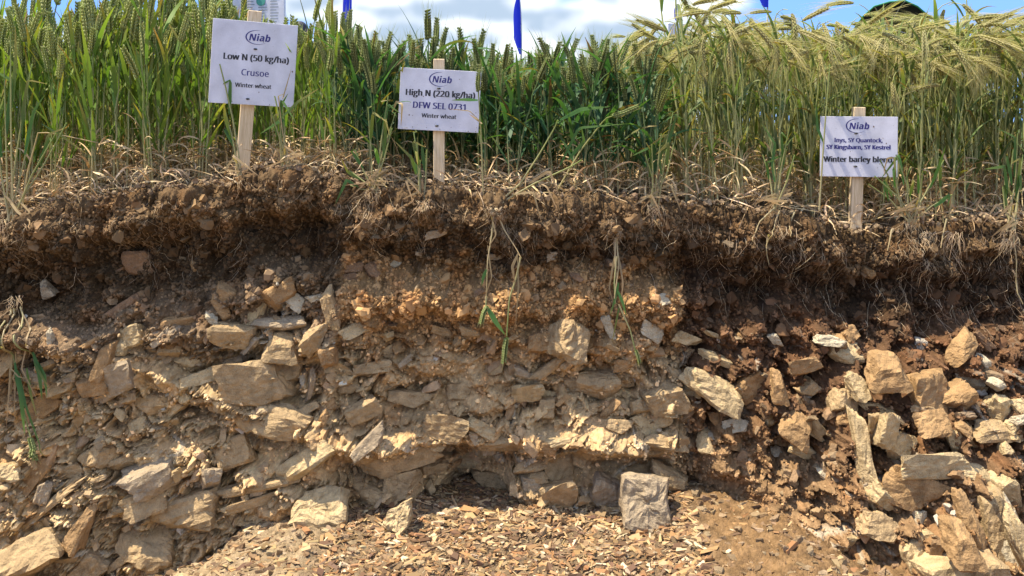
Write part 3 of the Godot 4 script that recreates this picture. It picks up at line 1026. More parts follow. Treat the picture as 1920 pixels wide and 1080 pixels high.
func make_crop(kind: int, x0: float, x1: float, called: String, label: String, category: String, group: String) -> void:
	var protos: Array[Node3D] = []
	var whole: Array[ArrayMesh] = []
	for k in 8:
		var parts := crop_plant(kind, 1000 * (kind + 1) + k * 17)
		whole.append(merged(parts))
		var o := Node3D.new()
		for p in parts:
			obj(p[0], p[1].mesh(), M.straw if p[0] == "withered_leaf" else M.plant, o)
		protos.append(o)
	rng.seed = 500 + kind
	var spots: Array[Vector3] = []
	var density: float = [95.0, 100.0, 120.0][kind]
	var n := int((x1 - x0) * 2.3 * density)
	for k in n:
		var z := -0.05 - 3.4 * pow(rng.randf(), 1.7)
		var x := rf(x0, x1)
		if z > -0.13:                      # thin along the edge, and none in front of the boards
			var px := x / U + 960.0
			if rng.randf() < 0.45: continue
			if (px > 385 and px < 565) or (px > 735 and px < 912) or (px > 1525 and px < 1695): continue
		spots.append(Vector3(x, 0, z))
	spots.sort_custom(func(a: Vector3, b: Vector3) -> bool: return a.z > b.z)
	var singles := 0
	var xf := []
	for k in 8: xf.append([])
	var cols := []
	for k in 8: cols.append([])
	for sp in spots:
		var turn := rf(-PI, PI) if kind < 2 else rf(-1.0, 1.0) + (PI if rng.randf() < 0.3 else 0.0)
		var sc := rf(0.86, 1.08) * (1.18 if rng.randf() < 0.06 else 1.0)
		if kind == 0: sc *= lerpf(1.02, 0.84, ease01(390, 560, (sp.x * CAM.z / (CAM.z - sp.z)) / U + 960.0))
		var b := Basis.from_euler(Vector3(rng.randfn() * 0.03, turn, rng.randfn() * 0.03)).scaled(Vector3.ONE * sc)
		var p := Vector3(sp.x, ground_y(sp.x, sp.z) - 0.006, sp.z)
		var q := rng.randi() % 8
		if singles < 120 and absf(sp.x) < 1.98 * (CAM.z - sp.z) / CAM.z:
			var o: Node3D = protos[q].duplicate()
			o.name = numbered(called)
			add_child(o)
			o.transform = Transform3D(b, p)
			var px := (sp.x * CAM.z / (CAM.z - sp.z)) / U + 960.0
			var e: Array = [[385.0, 565.0], [735.0, 912.0], [1525.0, 1695.0]][kind]
			var spot := "behind its sign" if px > e[0] and px < e[1] else ("close left of its sign" if px <= e[0] and px > e[0] - 130 else ("close right of its sign" if px >= e[1] and px < e[1] + 130 else ("far left of its sign" if px < e[0] else "far right of its sign")))
			var row := "on the pit's edge" if sp.z > -0.14 else ("second row" if sp.z > -0.26 else ("third row" if sp.z > -0.4 else "deep in the stand"))
			var size := "tall" if sc > 1.0 else ("short" if sc < 0.92 else "middling")
			tag(o, "%s %s %s, %s" % [size, label, spot, row], category, group)
			singles += 1
		else:
			xf[q].append(Transform3D(b, p))
			cols[q].append(jit(Color(1, 1, 1), 0.14))
	for k in 8:
		var o := many(called + "_stand", whole[k], M.plant, xf[k], cols[k], null)
		tag(o, ["light green wheat standing deeper in the low nitrogen plot", "dark green wheat standing deeper in the high nitrogen plot", "bearded barley standing deeper in the barley plot"][kind], category, "", "stuff")
	for o in protos:
		o.free()

func make_litter() -> void:
	# withered leaves and broken straw lying among the stems
	rng.seed = 61
	for kind in 5:
		var b := Buf.new()
		var dc := Color(0.60, 0.455, 0.285)
		blade(b, Vector3.ZERO, 0.0, [0.1, 0.5, 0.05, 1.2, 0.3][kind], 0.13, [0.006, 0.005, 0.004, 0.007, 0.004][kind], [0.5, 1.6, 0.1, 2.4, 0.9][kind], dc, dc * 0.85, 0.6, [2.0, -3.0, 1.0, 4.0, -2.0][kind], 7)
		var xf := []
		var cols := []
		for k in 1700:
			var x := rf(-2.3, 2.3)
			var z := -0.01 - 1.1 * pow(rng.randf(), 1.5)
			if z > -0.07 and rng.randf() < 0.6: continue
			var bs := Basis.from_euler(Vector3(rf(-.6, .6), rf(-PI, PI), rf(-.6, .6))).scaled(Vector3.ONE * rf(0.5, 1.2))
			xf.append(Transform3D(bs, Vector3(x, ground_y(x, z) + rf(0.0, 0.04), z)))
			cols.append(jit(Color(1, 0.97, 0.9), 0.3))
		var o := many("straw_litter", b.mesh(), M.straw, xf, cols, null)
		tag(o, "withered tan leaves and straw littering the ground between the stems", "straw", "", "stuff")

func make_roots() -> void:
	rng.seed = 62
	var b := Buf.new()
	var clumps := [60, 130, 245, 300, 330, 440, 600, 690, 710, 790, 800, 930, 960, 1000, 1080, 1150, 1240, 1310, 1440, 1460, 1560, 1680, 1740, 1760, 1780, 1830, 1880, 1900]
	for k in 900:
		var px: float = clumps[rng.randi() % clumps.size()] + rng.randfn() * 22.0 if rng.randf() < 0.7 else (rf(-10, 1930) if rng.randf() < 0.5 else rf(1290, 1930))
		var x := (px - 960.0) * U
		var lip := lip_y(x)
		var d := rf(0.015, 0.10) + (pow(rng.randf(), 2.0) * 0.28)
		var L := rf(0.03, 0.13) * (1.3 if px > 1280 else 1.0)
		var pts := []
		var off := rf(0.003, 0.012)
		var yy := lip - d
		var xx := x
		var dirx := rf(-0.6, 0.6)
		for q in 7:
			pts.append(Vector3(xx, yy, face_z(xx, yy, lip) + off))
			off += rf(-0.002, 0.004)
			dirx += rf(-0.5, 0.5)
			xx += dirx * L / 8.0
			yy -= L / 6.0 * rf(0.4, 1.2)
		var c := jit(mixc(Color(0.20, 0.13, 0.075), Color(0.62, 0.48, 0.30), pow(rng.randf(), 1.6)), 0.2)
		tube(b, pts, rf(0.0006, 0.0012), 0.0003, c, c, 3)
	var o := obj("fine_roots", b.mesh(), M.root, soil_face)
	o.set_meta("kind", "stuff")

func stem_px(b: Buf, pts: Array, z0: float, z1: float, r0: float, r1: float, c0: Color, c1: Color) -> Array:
	# a stem along photograph points, smoothed
	var cv := Curve3D.new()
	for k in pts.size():
		var p := at(pts[k][0], pts[k][1], lerpf(z0, z1, float(k) / (pts.size() - 1)))
		var q0 := at(pts[maxi(k - 1, 0)][0], pts[maxi(k - 1, 0)][1], z0)
		var q1 := at(pts[mini(k + 1, pts.size() - 1)][0], pts[mini(k + 1, pts.size() - 1)][1], z0)
		var h := (q1 - q0) * 0.2
		h.z = 0
		cv.add_point(p, -h, h)
	var out := []
	var n := 14
	for k in n + 1:
		var p := cv.sample_baked(cv.get_baked_length() * k / n)
		var lip := lip_y(p.x)
		if p.y < lip - 0.03:
			p.z = maxf(p.z, face_z(p.x, p.y, lip) + 0.012 + (p.z - z0) * 0.3)
		out.append(p)
	tube(b, out, r0, r1, c0, c1, 6)
	return out

func blade_px(b: Buf, pts: Array, z0: float, z1: float, w: float, c0: Color, c1: Color, facing := Vector3(0.2, 0.3, 1.0)) -> void:
	var line := Buf.new()
	var mid := stem_px(line, pts, z0, z1, 0.001, 0.001, c0, c1)
	var first := b.v.size()
	for k in mid.size():
		var t := float(k) / (mid.size() - 1)
		var dir: Vector3 = (mid[mini(k + 1, mid.size() - 1)] - mid[maxi(k - 1, 0)]).normalized()
		var side := dir.cross(facing).normalized()
		var nn := side.cross(dir)
		var hw := w * 0.5 * minf(1.0, 0.4 + 2.0 * t) * (1.0 - pow(t, 2.6)) + 0.0004
		var c := c0.lerp(c1, t * t)
		b.add(mid[k] - side * hw + nn * hw * 0.35, nn, c)
		b.add(mid[k], nn, c * 0.9)
		b.add(mid[k] + side * hw + nn * hw * 0.35, nn, c)
	for k in mid.size() - 1:
		var q := first + k * 3
		b.quad(q, q + 3, q + 4, q + 1)
		b.quad(q + 1, q + 4, q + 5, q + 2)

func special_plant(called: String, label: String, category: String, spec: Array, seed_: int) -> void:
	# spec: ["stem"|"leaf"|"dry"|"ear"|"root", points, z0, z1, size]
	rng.seed = seed_
	var o := thing(called, label, category)
	var green := Color(0.16, 0.25, 0.07)
	for s in spec:
		var b := Buf.new()
		var z0: float = s[2]
		var z1: float = s[3]
		match s[0]:
			"stem":
				stem_px(b, s[1], z0, z1, 0.0036, 0.0024, jit(Color(0.56, 0.47, 0.28), 0.12), jit(Color(0.27, 0.33, 0.11), 0.15))
				obj("stem", b.mesh(), M.plant, o)
			"straw":
				stem_px(b, s[1], z0, z1, 0.0034, 0.0018, jit(Color(0.60, 0.50, 0.32), 0.12), jit(Color(0.50, 0.38, 0.2), 0.15))
				obj("stem", b.mesh(), M.plant, o)
			"leaf":
				blade_px(b, s[1], z0, z1, s[4], jit(Color(0.08, 0.19, 0.05), 0.2), jit(Color(0.16, 0.24, 0.05), 0.3))
				obj("leaf", b.mesh(), M.plant, o)
			"gold":
				blade_px(b, s[1], z0, z1, s[4], jit(Color(0.12, 0.2, 0.05), 0.2), jit(Color(0.45, 0.33, 0.09), 0.2))
				obj("leaf", b.mesh(), M.plant, o)
			"dry":
				blade_px(b, s[1], z0, z1, s[4], jit(Color(0.5, 0.37, 0.2), 0.2), jit(Color(0.4, 0.24, 0.12), 0.3))
				obj("withered_leaf", b.mesh(), M.plant, o)
			"ear":
				var line := Buf.new()
				var ax := stem_px(line, s[1], z0, z1, 0.001, 0.001, green, green)
				wheat_ear(b, ax, s[4], Color(0.22, 0.29, 0.09), Color(0.40, 0.43, 0.17), 0.02)
				obj("ear", b.mesh(), M.plant, o)
			"root":
				for k in int(s[4] * 0.6):
					var c := [s[1][0][0] + rf(-16, 16), s[1][0][1] + rf(-7, 5)]
					var pts := [c]
					var d := Vector2(rng.randfn() * 0.45, rf(0.4, 1.3)) * rf(6, 20)
					for q in 3:
						pts.append([pts[q][0] + d.x * rf(0.3, 1.0) + rf(-5, 5), pts[q][1] + d.y * rf(0.3, 1.0) + rf(-3, 3)])
					stem_px(b, pts, z0, z1 + rf(-0.01, 0.02), rf(0.0006, 0.0013), 0.0003, jit(Color(0.44, 0.33, 0.20), 0.3), jit(Color(0.33, 0.23, 0.13), 0.3))
				obj("roots", b.mesh(), M.root, o)

func tuft(called: String, label: String, category: String, cx: float, cy: float, z: float, stems: Array, seed_: int, green: bool, roots := 26) -> void:
	# a clump at the lip: stems fan out from (cx, cy); stems: [end x, end y, ear?]
	var spec := []
	rng.seed = seed_
	for s in stems:
		var mx: float = lerpf(cx, s[0], 0.5) + rf(-6, 6)
		var my: float = lerpf(cy, s[1], 0.5) + rf(-8, 4)
		spec.append(["stem" if green else "straw", [[cx + rf(-9, 9), cy + rf(-2, 4)], [mx, my], [s[0], s[1]]], z, z + rf(-0.05, 0.05)])
		spec.append(["dry", [[lerpf(cx, s[0], 0.2), lerpf(cy, s[1], 0.2)], [cx + rf(-40, 40), cy - rf(10, 50)], [cx + rf(-60, 60), cy + rf(-20, 22)]], z, z + rf(0.0, 0.05), rf(0.005, 0.009)])
		if green:
			spec.append(["leaf" if rng.randf() < 0.6 else "gold", [[lerpf(cx, s[0], 0.55), lerpf(cy, s[1], 0.55)], [lerpf(cx, s[0], 0.8) + rf(-14, 14), lerpf(cy, s[1], 0.85) - rf(0, 20)], [s[0] + rf(-40, 40), s[1] + rf(-30, 50)]], z, z + rf(-0.03, 0.05), rf(0.010, 0.016)])
		if s[2] == 1:
			var d := Vector2(s[0] - mx, s[1] - my).normalized()
			spec.append(["ear", [[s[0], s[1]], [s[0] + d.x * 26, s[1] + d.y * 26], [s[0] + d.x * 52, s[1] + d.y * 54]], z, z, 0.010])
	spec.append(["root", [[cx, cy + 4]], z, z + 0.01, roots])
	special_plant(called, label, category, spec, seed_ + 1)

func make_specials() -> void:
	tuft("wheat_clump", "pale leaning wheat clump on the lip at the left edge of the pit", "wheat clump", 18, 412, 0.05, [[8, 120, 0], [70, 190, 0], [20, 60, 0], [105, 250, 0], [60, 120, 0], [125, 230, 0], [-10, 200, 0]], 700, true, 40)
	special_plant("broken_straw", "two broken straws lying across the wheat left of the low nitrogen sign", "straw", [["straw", [[40, 400], [72, 246], [128, 256], [184, 268]], 0.02, 0.0], ["gold", [[78, 232], [120, 258], [164, 290]], 0.03, 0.01, 0.008]], 702)
	special_plant("bent_wheat_stem", "yellowing wheat stem leaning up past the right edge of the low nitrogen sign", "wheat stem", [["gold", [[527, 222], [560, 190], [598, 166]], 0.06, 0.05, 0.010], ["straw", [[545, 316], [530, 250], [522, 180]], 0.02, 0.05], ["dry", [[522, 180], [534, 176], [530, 186], [546, 130]], 0.07, 0.06, 0.004]], 703)
	tuft("wheat_clump", "pale wheat clump on the earth mound right of the low nitrogen post", "wheat clump", 536, 316, 0.03, [[505, 200, 0], [515, 180, 0], [523, 210, 0], [530, 190, 0]], 704, true, 14)
	tuft("wheat_clump", "thin wheat clump at the edge below the left side of the low nitrogen sign", "wheat clump", 452, 330, 0.03, [[420, 200, 0], [428, 230, 0], [412, 120, 0]], 705, true, 18)
	special_plant("uprooted_wheat", "uprooted wheat plant hanging down the face with its roots upward, at far left", "wheat plant", [
		["stem", [[24, 578], [20, 620], [24, 660], [30, 700]], 0.03, 0.08], ["straw", [[26, 578], [28, 640], [24, 690], [20, 740]], 0.04, 0.08], ["stem", [[38, 575], [52, 620], [62, 665], [72, 700]], 0.03, 0.08],
		["stem", [[30, 690], [42, 760], [52, 800], [58, 822]], 0.08, 0.12], ["leaf", [[32, 695], [40, 740], [46, 815]], 0.09, 0.13, 0.018], ["leaf", [[62, 660], [74, 700], [79, 750]], 0.08, 0.12, 0.016], ["leaf", [[66, 672], [84, 705], [88, 745]], 0.08, 0.12, 0.012],
		["gold", [[50, 690], [58, 740], [68, 778]], 0.09, 0.11, 0.010], ["gold", [[64, 680], [82, 712], [92, 728]], 0.1, 0.12, 0.009], ["leaf", [[36, 700], [48, 760], [82, 855]], 0.1, 0.13, 0.008], ["leaf", [[28, 680], [34, 720], [44, 770]], 0.08, 0.12, 0.014],
		["dry", [[24, 640], [18, 720], [12, 800]], 0.06, 0.11, 0.007], ["dry", [[30, 650], [28, 730], [27, 785]], 0.07, 0.11, 0.006], ["dry", [[34, 600], [50, 650], [40, 690], [72, 755]], 0.08, 0.12, 0.005], ["dry", [[20, 690], [34, 706], [56, 712]], 0.11, 0.12, 0.004], ["dry", [[44, 590], [64, 630], [54, 670]], 0.07, 0.09, 0.006],
		["ear", [[56, 820], [62, 840], [67, 862]], 0.12, 0.13, 0.0095], ["root", [[28, 560]], 0.03, 0.05, 34]], 710)
	tuft("wheat_clump", "flattened wheat clump with bare roots left of the high nitrogen sign", "wheat clump", 700, 358, 0.04, [[655, 320, 0], [650, 345, 0], [735, 240, 0], [742, 210, 0], [720, 270, 0], [665, 280, 0], [728, 180, 0], [690, 200, 0]], 720, true, 50)
	tuft("wheat_clump", "wheat clump with long pale roots below the high nitrogen sign's left half", "wheat clump", 792, 372, 0.06, [[788, 300, 0], [770, 290, 0], [782, 270, 0], [800, 280, 0], [776, 250, 0]], 724, true, 44)
	special_plant("folded_leaf", "green wheat leaf lying across the lettering of the high nitrogen sign", "leaf", [["leaf", [[896, 188], [870, 187], [847, 188]], 0.08, 0.08, 0.012], ["dry", [[898, 225], [880, 208], [840, 204]], 0.08, 0.07, 0.003], ["dry", [[904, 232], [895, 225], [880, 214]], 0.08, 0.07, 0.007], ["stem", [[906, 366], [902, 250], [897, 172]], 0.03, 0.08], ["ear", [[897, 172], [896, 158], [898, 132]], 0.08, 0.08, 0.009]], 726)
	special_plant("bent_leaf", "withered leaf hooked over the left edge of the high nitrogen sign", "leaf", [["dry", [[735, 210], [744, 190], [754, 196], [752, 236]], 0.02, 0.08, 0.009]], 727)
	special_plant("fallen_wheat", "fallen wheat plant with roots at the lip and two stems hanging down the face", "wheat plant", [
		["straw", [[926, 392], [922, 440], [914, 490], [912, 560]], 0.08, 0.12], ["stem", [[912, 555], [911, 570], [912, 578]], 0.12, 0.13], ["straw", [[928, 390], [945, 430], [970, 470], [976, 482]], 0.08, 0.13], ["stem", [[976, 482], [968, 520], [955, 560], [950, 630]], 0.13, 0.13],
		["leaf", [[913, 576], [930, 605], [947, 628]], 0.13, 0.14, 0.020], ["ear", [[914, 574], [907, 586], [902, 606]], 0.13, 0.13, 0.0095], ["ear", [[950, 632], [947, 650], [944, 680]], 0.13, 0.13, 0.0095], ["leaf", [[912, 505], [906, 520], [903, 536]], 0.12, 0.13, 0.012],
		["dry", [[920, 400], [930, 440], [912, 470]], 0.09, 0.12, 0.006], ["dry", [[972, 474], [960, 500], [966, 534]], 0.13, 0.14, 0.010], ["dry", [[970, 480], [972, 540], [966, 614]], 0.12, 0.14, 0.006], ["dry", [[914, 460], [922, 520], [903, 575]], 0.1, 0.13, 0.004],
		["stem", [[935, 380], [975, 345], [1040, 240], [1046, 225]], 0.05, 0.08], ["stem", [[940, 380], [1000, 345], [1075, 310], [1090, 300]], 0.05, 0.1], ["leaf", [[1050, 225], [1090, 205], [1145, 200]], 0.08, 0.1, 0.016], ["leaf", [[1050, 310], [1085, 240], [1175, 232]], 0.08, 0.1, 0.010], ["leaf", [[1065, 300], [1095, 265], [1090, 238]], 0.08, 0.1, 0.014],
		["dry", [[990, 345], [1030, 320], [1050, 370]], 0.06, 0.1, 0.010], ["dry", [[960, 365], [1000, 360], [1016, 420]], 0.06, 0.09, 0.007], ["dry", [[1005, 340], [1025, 350], [1046, 395]], 0.06, 0.1, 0.006], ["root", [[928, 388]], 0.07, 0.09, 70]], 730)
	special_plant("uprooted_wheat", "shrivelled uprooted wheat hanging roots up on the face below the high nitrogen crop", "wheat plant", [
		["straw", [[1154, 445], [1153, 490], [1158, 540]], 0.05, 0.08], ["straw", [[1156, 445], [1160, 500], [1152, 560]], 0.05, 0.09], ["stem", [[1156, 480], [1152, 530], [1154, 570]], 0.07, 0.09], ["leaf", [[1160, 530], [1152, 565], [1144, 590]], 0.08, 0.1, 0.010], ["gold", [[1162, 570], [1156, 600], [1148, 640]], 0.09, 0.1, 0.006],
		["leaf", [[1158, 545], [1168, 570], [1174, 592]], 0.09, 0.1, 0.012], ["stem", [[1160, 570], [1182, 620], [1192, 660]], 0.09, 0.1], ["ear", [[1192, 656], [1196, 668], [1199, 680]], 0.1, 0.1, 0.0075], ["dry", [[1154, 470], [1142, 540], [1150, 570]], 0.06, 0.09, 0.007], ["dry", [[1158, 470], [1168, 530], [1164, 570]], 0.06, 0.09, 0.007], ["root", [[1154, 432]], 0.06, 0.07, 44]], 734)
	tuft("wheat_clump", "dry wheat clump with dangling roots at the right end of the high nitrogen plot", "wheat clump", 1228, 384, 0.05, [[1222, 270, 0], [1240, 250, 0], [1250, 280, 0], [1210, 290, 0], [1268, 250, 0], [1262, 210, 0]], 738, true, 60)
	special_plant("drooping_ear", "wheat ear bent over sideways right of the high nitrogen sign's fallen stems", "wheat ear", [["stem", [[1040, 366], [1090, 280], [1135, 222], [1148, 218]], -0.02, 0.06], ["ear", [[1148, 218], [1168, 212], [1196, 200]], 0.06, 0.06, 0.011]], 739)
	tuft("barley_clump", "pale barley clump with long roots trailing over the lip left of the barley sign", "barley clump", 1455, 392, 0.05, [[1440, 250, 0], [1470, 270, 0], [1450, 300, 0], [1430, 290, 0], [1480, 240, 0], [1490, 290, 0]], 750, true, 46)
	special_plant("barley_roots", "long bare pale roots hanging over the lip under the clump left of the barley sign", "roots", [["straw", [[1452, 390], [1425, 415], [1408, 450]], 0.06, 0.08], ["straw", [[1462, 395], [1448, 430], [1436, 462]], 0.06, 0.08], ["straw", [[1440, 440], [1436, 470], [1442, 496]], 0.07, 0.08], ["straw", [[1490, 398], [1478, 425], [1474, 440]], 0.06, 0.08]], 751)
	tuft("barley_clump", "sprawling barley clump right of the barley sign's post", "barley clump", 1712, 416, 0.05, [[1628, 345, 0], [1650, 300, 0], [1680, 290, 0], [1700, 330, 0], [1640, 330, 0], [1785, 365, 0], [1770, 300, 0], [1730, 320, 0]], 752, true, 40)
	special_plant("barley_roots", "tangle of fibrous pale roots dangling below the barley right of the sign", "roots", [["straw", [[1672, 430], [1668, 452], [1664, 470]], 0.06, 0.08], ["straw", [[1775, 410], [1768, 440], [1764, 465]], 0.06, 0.08], ["root", [[1740, 440]], 0.06, 0.07, 60], ["root", [[1790, 440]], 0.06, 0.07, 50], ["root", [[1730, 490]], 0.05, 0.07, 34], ["dry", [[1750, 470], [1728, 510], [1722, 540]], 0.06, 0.08, 0.006]], 754)
	tuft("barley_clump", "bunched barley clump with roots, on the lip at the right end of the face", "barley clump", 1894, 430, 0.08, [[1884, 310, 0], [1900, 280, 0], [1912, 320, 0], [1918, 290, 0], [1880, 350, 0], [1908, 250, 0]], 756, true, 40)
	special_plant("barley_roots", "thick pale roots trailing down the face at the far right", "roots", [["straw", [[1900, 440], [1906, 490], [1905, 530]], 0.08, 0.09], ["straw", [[1905, 525], [1908, 550], [1918, 570]], 0.08, 0.09], ["root", [[1896, 450]], 0.08, 0.09, 60]], 757)
	special_plant("leaning_barley", "pale barley stem crossing the left edge of the barley sign", "barley stem", [["stem", [[1536, 395], [1545, 260], [1556, 120]], 0.07, 0.07], ["leaf", [[1545, 270], [1532, 240], [1530, 190]], 0.07, 0.07, 0.012]], 760)
	special_plant("curled_leaf", "withered leaf curling over the lower right corner of the barley sign", "leaf", [["dry", [[1680, 345], [1676, 296], [1664, 296], [1657, 320], [1660, 332]], 0.05, 0.09, 0.008], ["stem", [[1692, 400], [1680, 340], [1678, 294]], 0.06, 0.07]], 761)

# ------------------------------------------------------------------ signs
func text_mesh(s: String, bold: bool, width: float, slant: float) -> ArrayMesh:
	var f := SystemFont.new()
	f.font_names = PackedStringArray(["Droid Sans"])
	f.font_weight = 700 if bold else 400
	var t := TextMesh.new()
	t.text = s
	t.font = f
	t.font_size = 64
	t.pixel_size = 0.01
	t.depth = 0.02
	t.curve_step = 1.0
	var arr := t.get_mesh_arrays()
	var v: PackedVector3Array = arr[Mesh.ARRAY_VERTEX]
	var mn := Vector3(INF, INF, INF)
	var mx := -mn
	for p in v:
		mn = mn.min(p)
		mx = mx.max(p)
	var k := width / (mx.x - mn.x)
	for j in v.size():
		var p := v[j] - Vector3((mn.x + mx.x) * 0.5, 0, 0)
		v[j] = Vector3((p.x + slant * p.y) * k, p.y * k, p.z * k * 0.2)
	var m := ArrayMesh.new()
	for pass_ in 3:                       # strokes thickened: the letters three times, a hair apart
		var v2 := v.duplicate()
		for j in v2.size():
			v2[j] += Vector3((pass_ - 1) * width * 0.0065, 0, (pass_ % 2) * 0.00012)
		arr[Mesh.ARRAY_VERTEX] = v2
		m.add_surface_from_arrays(Mesh.PRIMITIVE_TRIANGLES, arr)
	return m

func beveled_box(sz: Vector3, bev: float) -> ArrayMesh:
	var b := Buf.new()
	var h := sz * 0.5
	var i := h - Vector3.ONE * bev
	for ax in 3:
		var u := (ax + 1) % 3
		var w := (ax + 2) % 3
		for s in [-1.0, 1.0]:
			var p := []
			for q in [[-1, -1], [-1, 1], [1, 1], [1, -1]]:
				var e := Vector3.ZERO
				e[ax] = s * h[ax]
				e[u] = q[0] * i[u]
				e[w] = q[1] * i[w]
				p.append(e)
			if s < 0: p.reverse()
			b.face(p, Color.WHITE)
		for s in [-1.0, 1.0]:
			for s2 in [-1.0, 1.0]:
				var p := []
				for q in [[0, -1], [0, 1], [1, 1], [1, -1]]:
					var e := Vector3.ZERO
					e[u] = s * (h[u] if q[0] == 0 else i[u])
					e[w] = s2 * (i[w] if q[0] == 0 else h[w])
					e[ax] = q[1] * i[ax]
					p.append(e)
				var nn: Vector3 = (p[2] - p[0]).cross(p[1] - p[0])
				if nn.dot(p[0] + p[2]) < 0: p.reverse()
				b.face(p, Color.WHITE)
	for sx in [-1.0, 1.0]:
		for sy in [-1.0, 1.0]:
			for sz2 in [-1.0, 1.0]:
				var p := [Vector3(sx * h.x, sy * i.y, sz2 * i.z), Vector3(sx * i.x, sy * h.y, sz2 * i.z), Vector3(sx * i.x, sy * i.y, sz2 * h.z)]
				var nn: Vector3 = (p[2] - p[0]).cross(p[1] - p[0])
				if nn.dot(p[0]) < 0: p.reverse()
				b.face(p, Color.WHITE)
	return b.mesh()

func swoosh(rx: float, ry: float) -> ArrayMesh:
	# the open ring of the emblem: thick on the left, thin at both ends
	var b := Buf.new()
	var n := 40
	for k in n + 1:
		var t := float(k) / n
		var a := lerpf(deg_to_rad(78), deg_to_rad(320), t)
		var w := 0.105 * pow(sin(PI * clampf(t * 0.94 + 0.03, 0, 1)), 0.8) * (1.25 - 0.5 * t)
		var o := Vector3(cos(a) * rx, sin(a) * ry, 0.0)
		var q := Vector3(cos(a) * rx * (1.0 - w * 0.9) + rx * w * 0.2, sin(a) * ry * (1.0 - w), 0.0)
		b.add(o + Vector3(0, 0, 0.0004), Vector3.BACK, Color.WHITE)
		b.add(q + Vector3(0, 0, 0.0004), Vector3.BACK, Color.WHITE)
	for k in n:
		var p := k * 2
		b.quad(p, p + 1, p + 3, p + 2)
	return b.mesh()

func field_sign(label: String, foot_px: Vector2, top_px: Vector2, post_w: float, post_z: float, centre: Vector2, size: Vector2, roll: float, yaw: float, logo: Vector2, lines: Array, screws: Array) -> void:
	var foot := at(foot_px.x, foot_px.y, post_z)
	var top := at(top_px.x, top_px.y, post_z)
	var o := thing("field_sign", label, "sign", foot)
	var along := (top - foot)
	var L := along.length() + 0.05
	var lean := atan2(-along.x, along.y)
	var k := (CAM.z - post_z) / CAM.z * U
	var post := obj("post", beveled_box(Vector3(post_w * k, L, post_w * k * 0.9), 0.002), M.wood, o)
	post.transform = Transform3D(Basis(Vector3.BACK, lean) * Basis(Vector3.UP, yaw * 0.8), along.normalized() * (L * 0.5 - 0.05))
	# the board, screwed to the front of the post
	var pz := post_z + post_w * k * 0.56 + 0.012
	var c := at(centre.x, centre.y, pz)
	var kk := (CAM.z - pz) / CAM.z * U
	var w := size.x * kk / cos(yaw)
	var h := size.y * kk
	var board := obj("board", beveled_box(Vector3(w, h, 0.005), 0.0008), M.board, o)
	var bb := Basis(Vector3.BACK, roll) * Basis(Vector3.UP, yaw)
	board.transform = Transform3D(bb, c - foot)
	var place := func(m: Mesh, mat: Material, called: String, p: Vector2, z: float) -> void:
		# p in photograph pixels from the board's middle
		var q := obj(called, m, mat, board)
		q.position = Vector3(p.x * kk / cos(yaw), -p.y * kk, 0.0025 + z)
	place.call(text_mesh("Niab", true, 35 * kk / cos(yaw), 0.16), M.navy, "emblem_lettering", logo + Vector2(3, 0.5), 0.0004)
	place.call(swoosh(20 * kk / cos(yaw), 13.5 * kk), M.navy, "emblem_ring", logo + Vector2(-2, 0), 0.0004)
	for l in lines:
		place.call(text_mesh(l[0], false, l[1] * kk / cos(yaw), 0.0), l[3], "lettering", l[2], 0.0004)
	var mud := Buf.new()
	for q in 34:
		var sp := Vector2(rf(-0.48, 0.48) * w, -h * 0.5 + h * 0.96 * pow(rng.randf(), 2.0) + 0.004)
		var r := 0.0007 + 0.0022 * pow(rng.randf(), 4.0)
		var pts := []
		for e in 7:
			var a := -TAU * e / 7.0
			pts.append(Vector3(sp.x + cos(a) * r * rf(0.7, 1.3), sp.y + sin(a) * r * rf(0.7, 1.6), 0.0034))
		mud.face(pts, Color.WHITE)
	var splash := obj("mud_splashes", mud.mesh(), M.mud, board)
	splash.set_meta("kind", "stuff")
	for s: Vector2 in screws:
		var cy := SphereMesh.new()
		cy.radius = 3.6 * kk
		cy.height = 3.6 * kk
		cy.radial_segments = 14
		cy.rings = 6
		place.call(cy, M.screw, "screw", s, 0.0005)

func make_signs() -> void:
	field_sign("white board on a leaning stake reading Low N (50 kg/ha)", Vector2(455, 312), Vector2(478, 21), 25, -0.06, Vector2(476, 119), Vector2(144, 156), -0.058, 0.38, Vector2(5, -49),
		[["Low N (50 kg/ha)", 110, Vector2(4, -10), M.ink], ["Crusoe", 46, Vector2(3, 18), M.navy], ["Winter wheat", 61, Vector2(1, 42), M.ink]], [Vector2(1, -27), Vector2(-7, 67)])
	field_sign("white board on a square stake reading High N (220 kg/ha)", Vector2(823, 350), Vector2(823, 111), 21, -0.05, Vector2(824.5, 188), Vector2(150, 115), -0.052, 0.1, Vector2(0, -39),
		[["High N (220 kg/ha)", 128, Vector2(1, -12), M.ink], ["DFW SEL 0731", 97, Vector2(0, 11), M.navy], ["Winter wheat", 64, Vector2(0, 30), M.ink]], [Vector2(-3, -22), Vector2(-3, 48)])
	field_sign("white board on a short stake reading Winter barley blend", Vector2(1603, 430), Vector2(1610, 201), 21, -0.05, Vector2(1610, 275), Vector2(140, 113), -0.008, -0.1, Vector2(-2, -39),
		[["Inys, SY Quantock,", 87, Vector2(-1, -12), M.navy], ["SY Kingsbarn, SY Kestrel", 115, Vector2(-1, 1), M.navy], ["Winter barley blend", 123, Vector2(-2, 24), M.ink]], [Vector2(-5, -25), Vector2(-6, 37)])

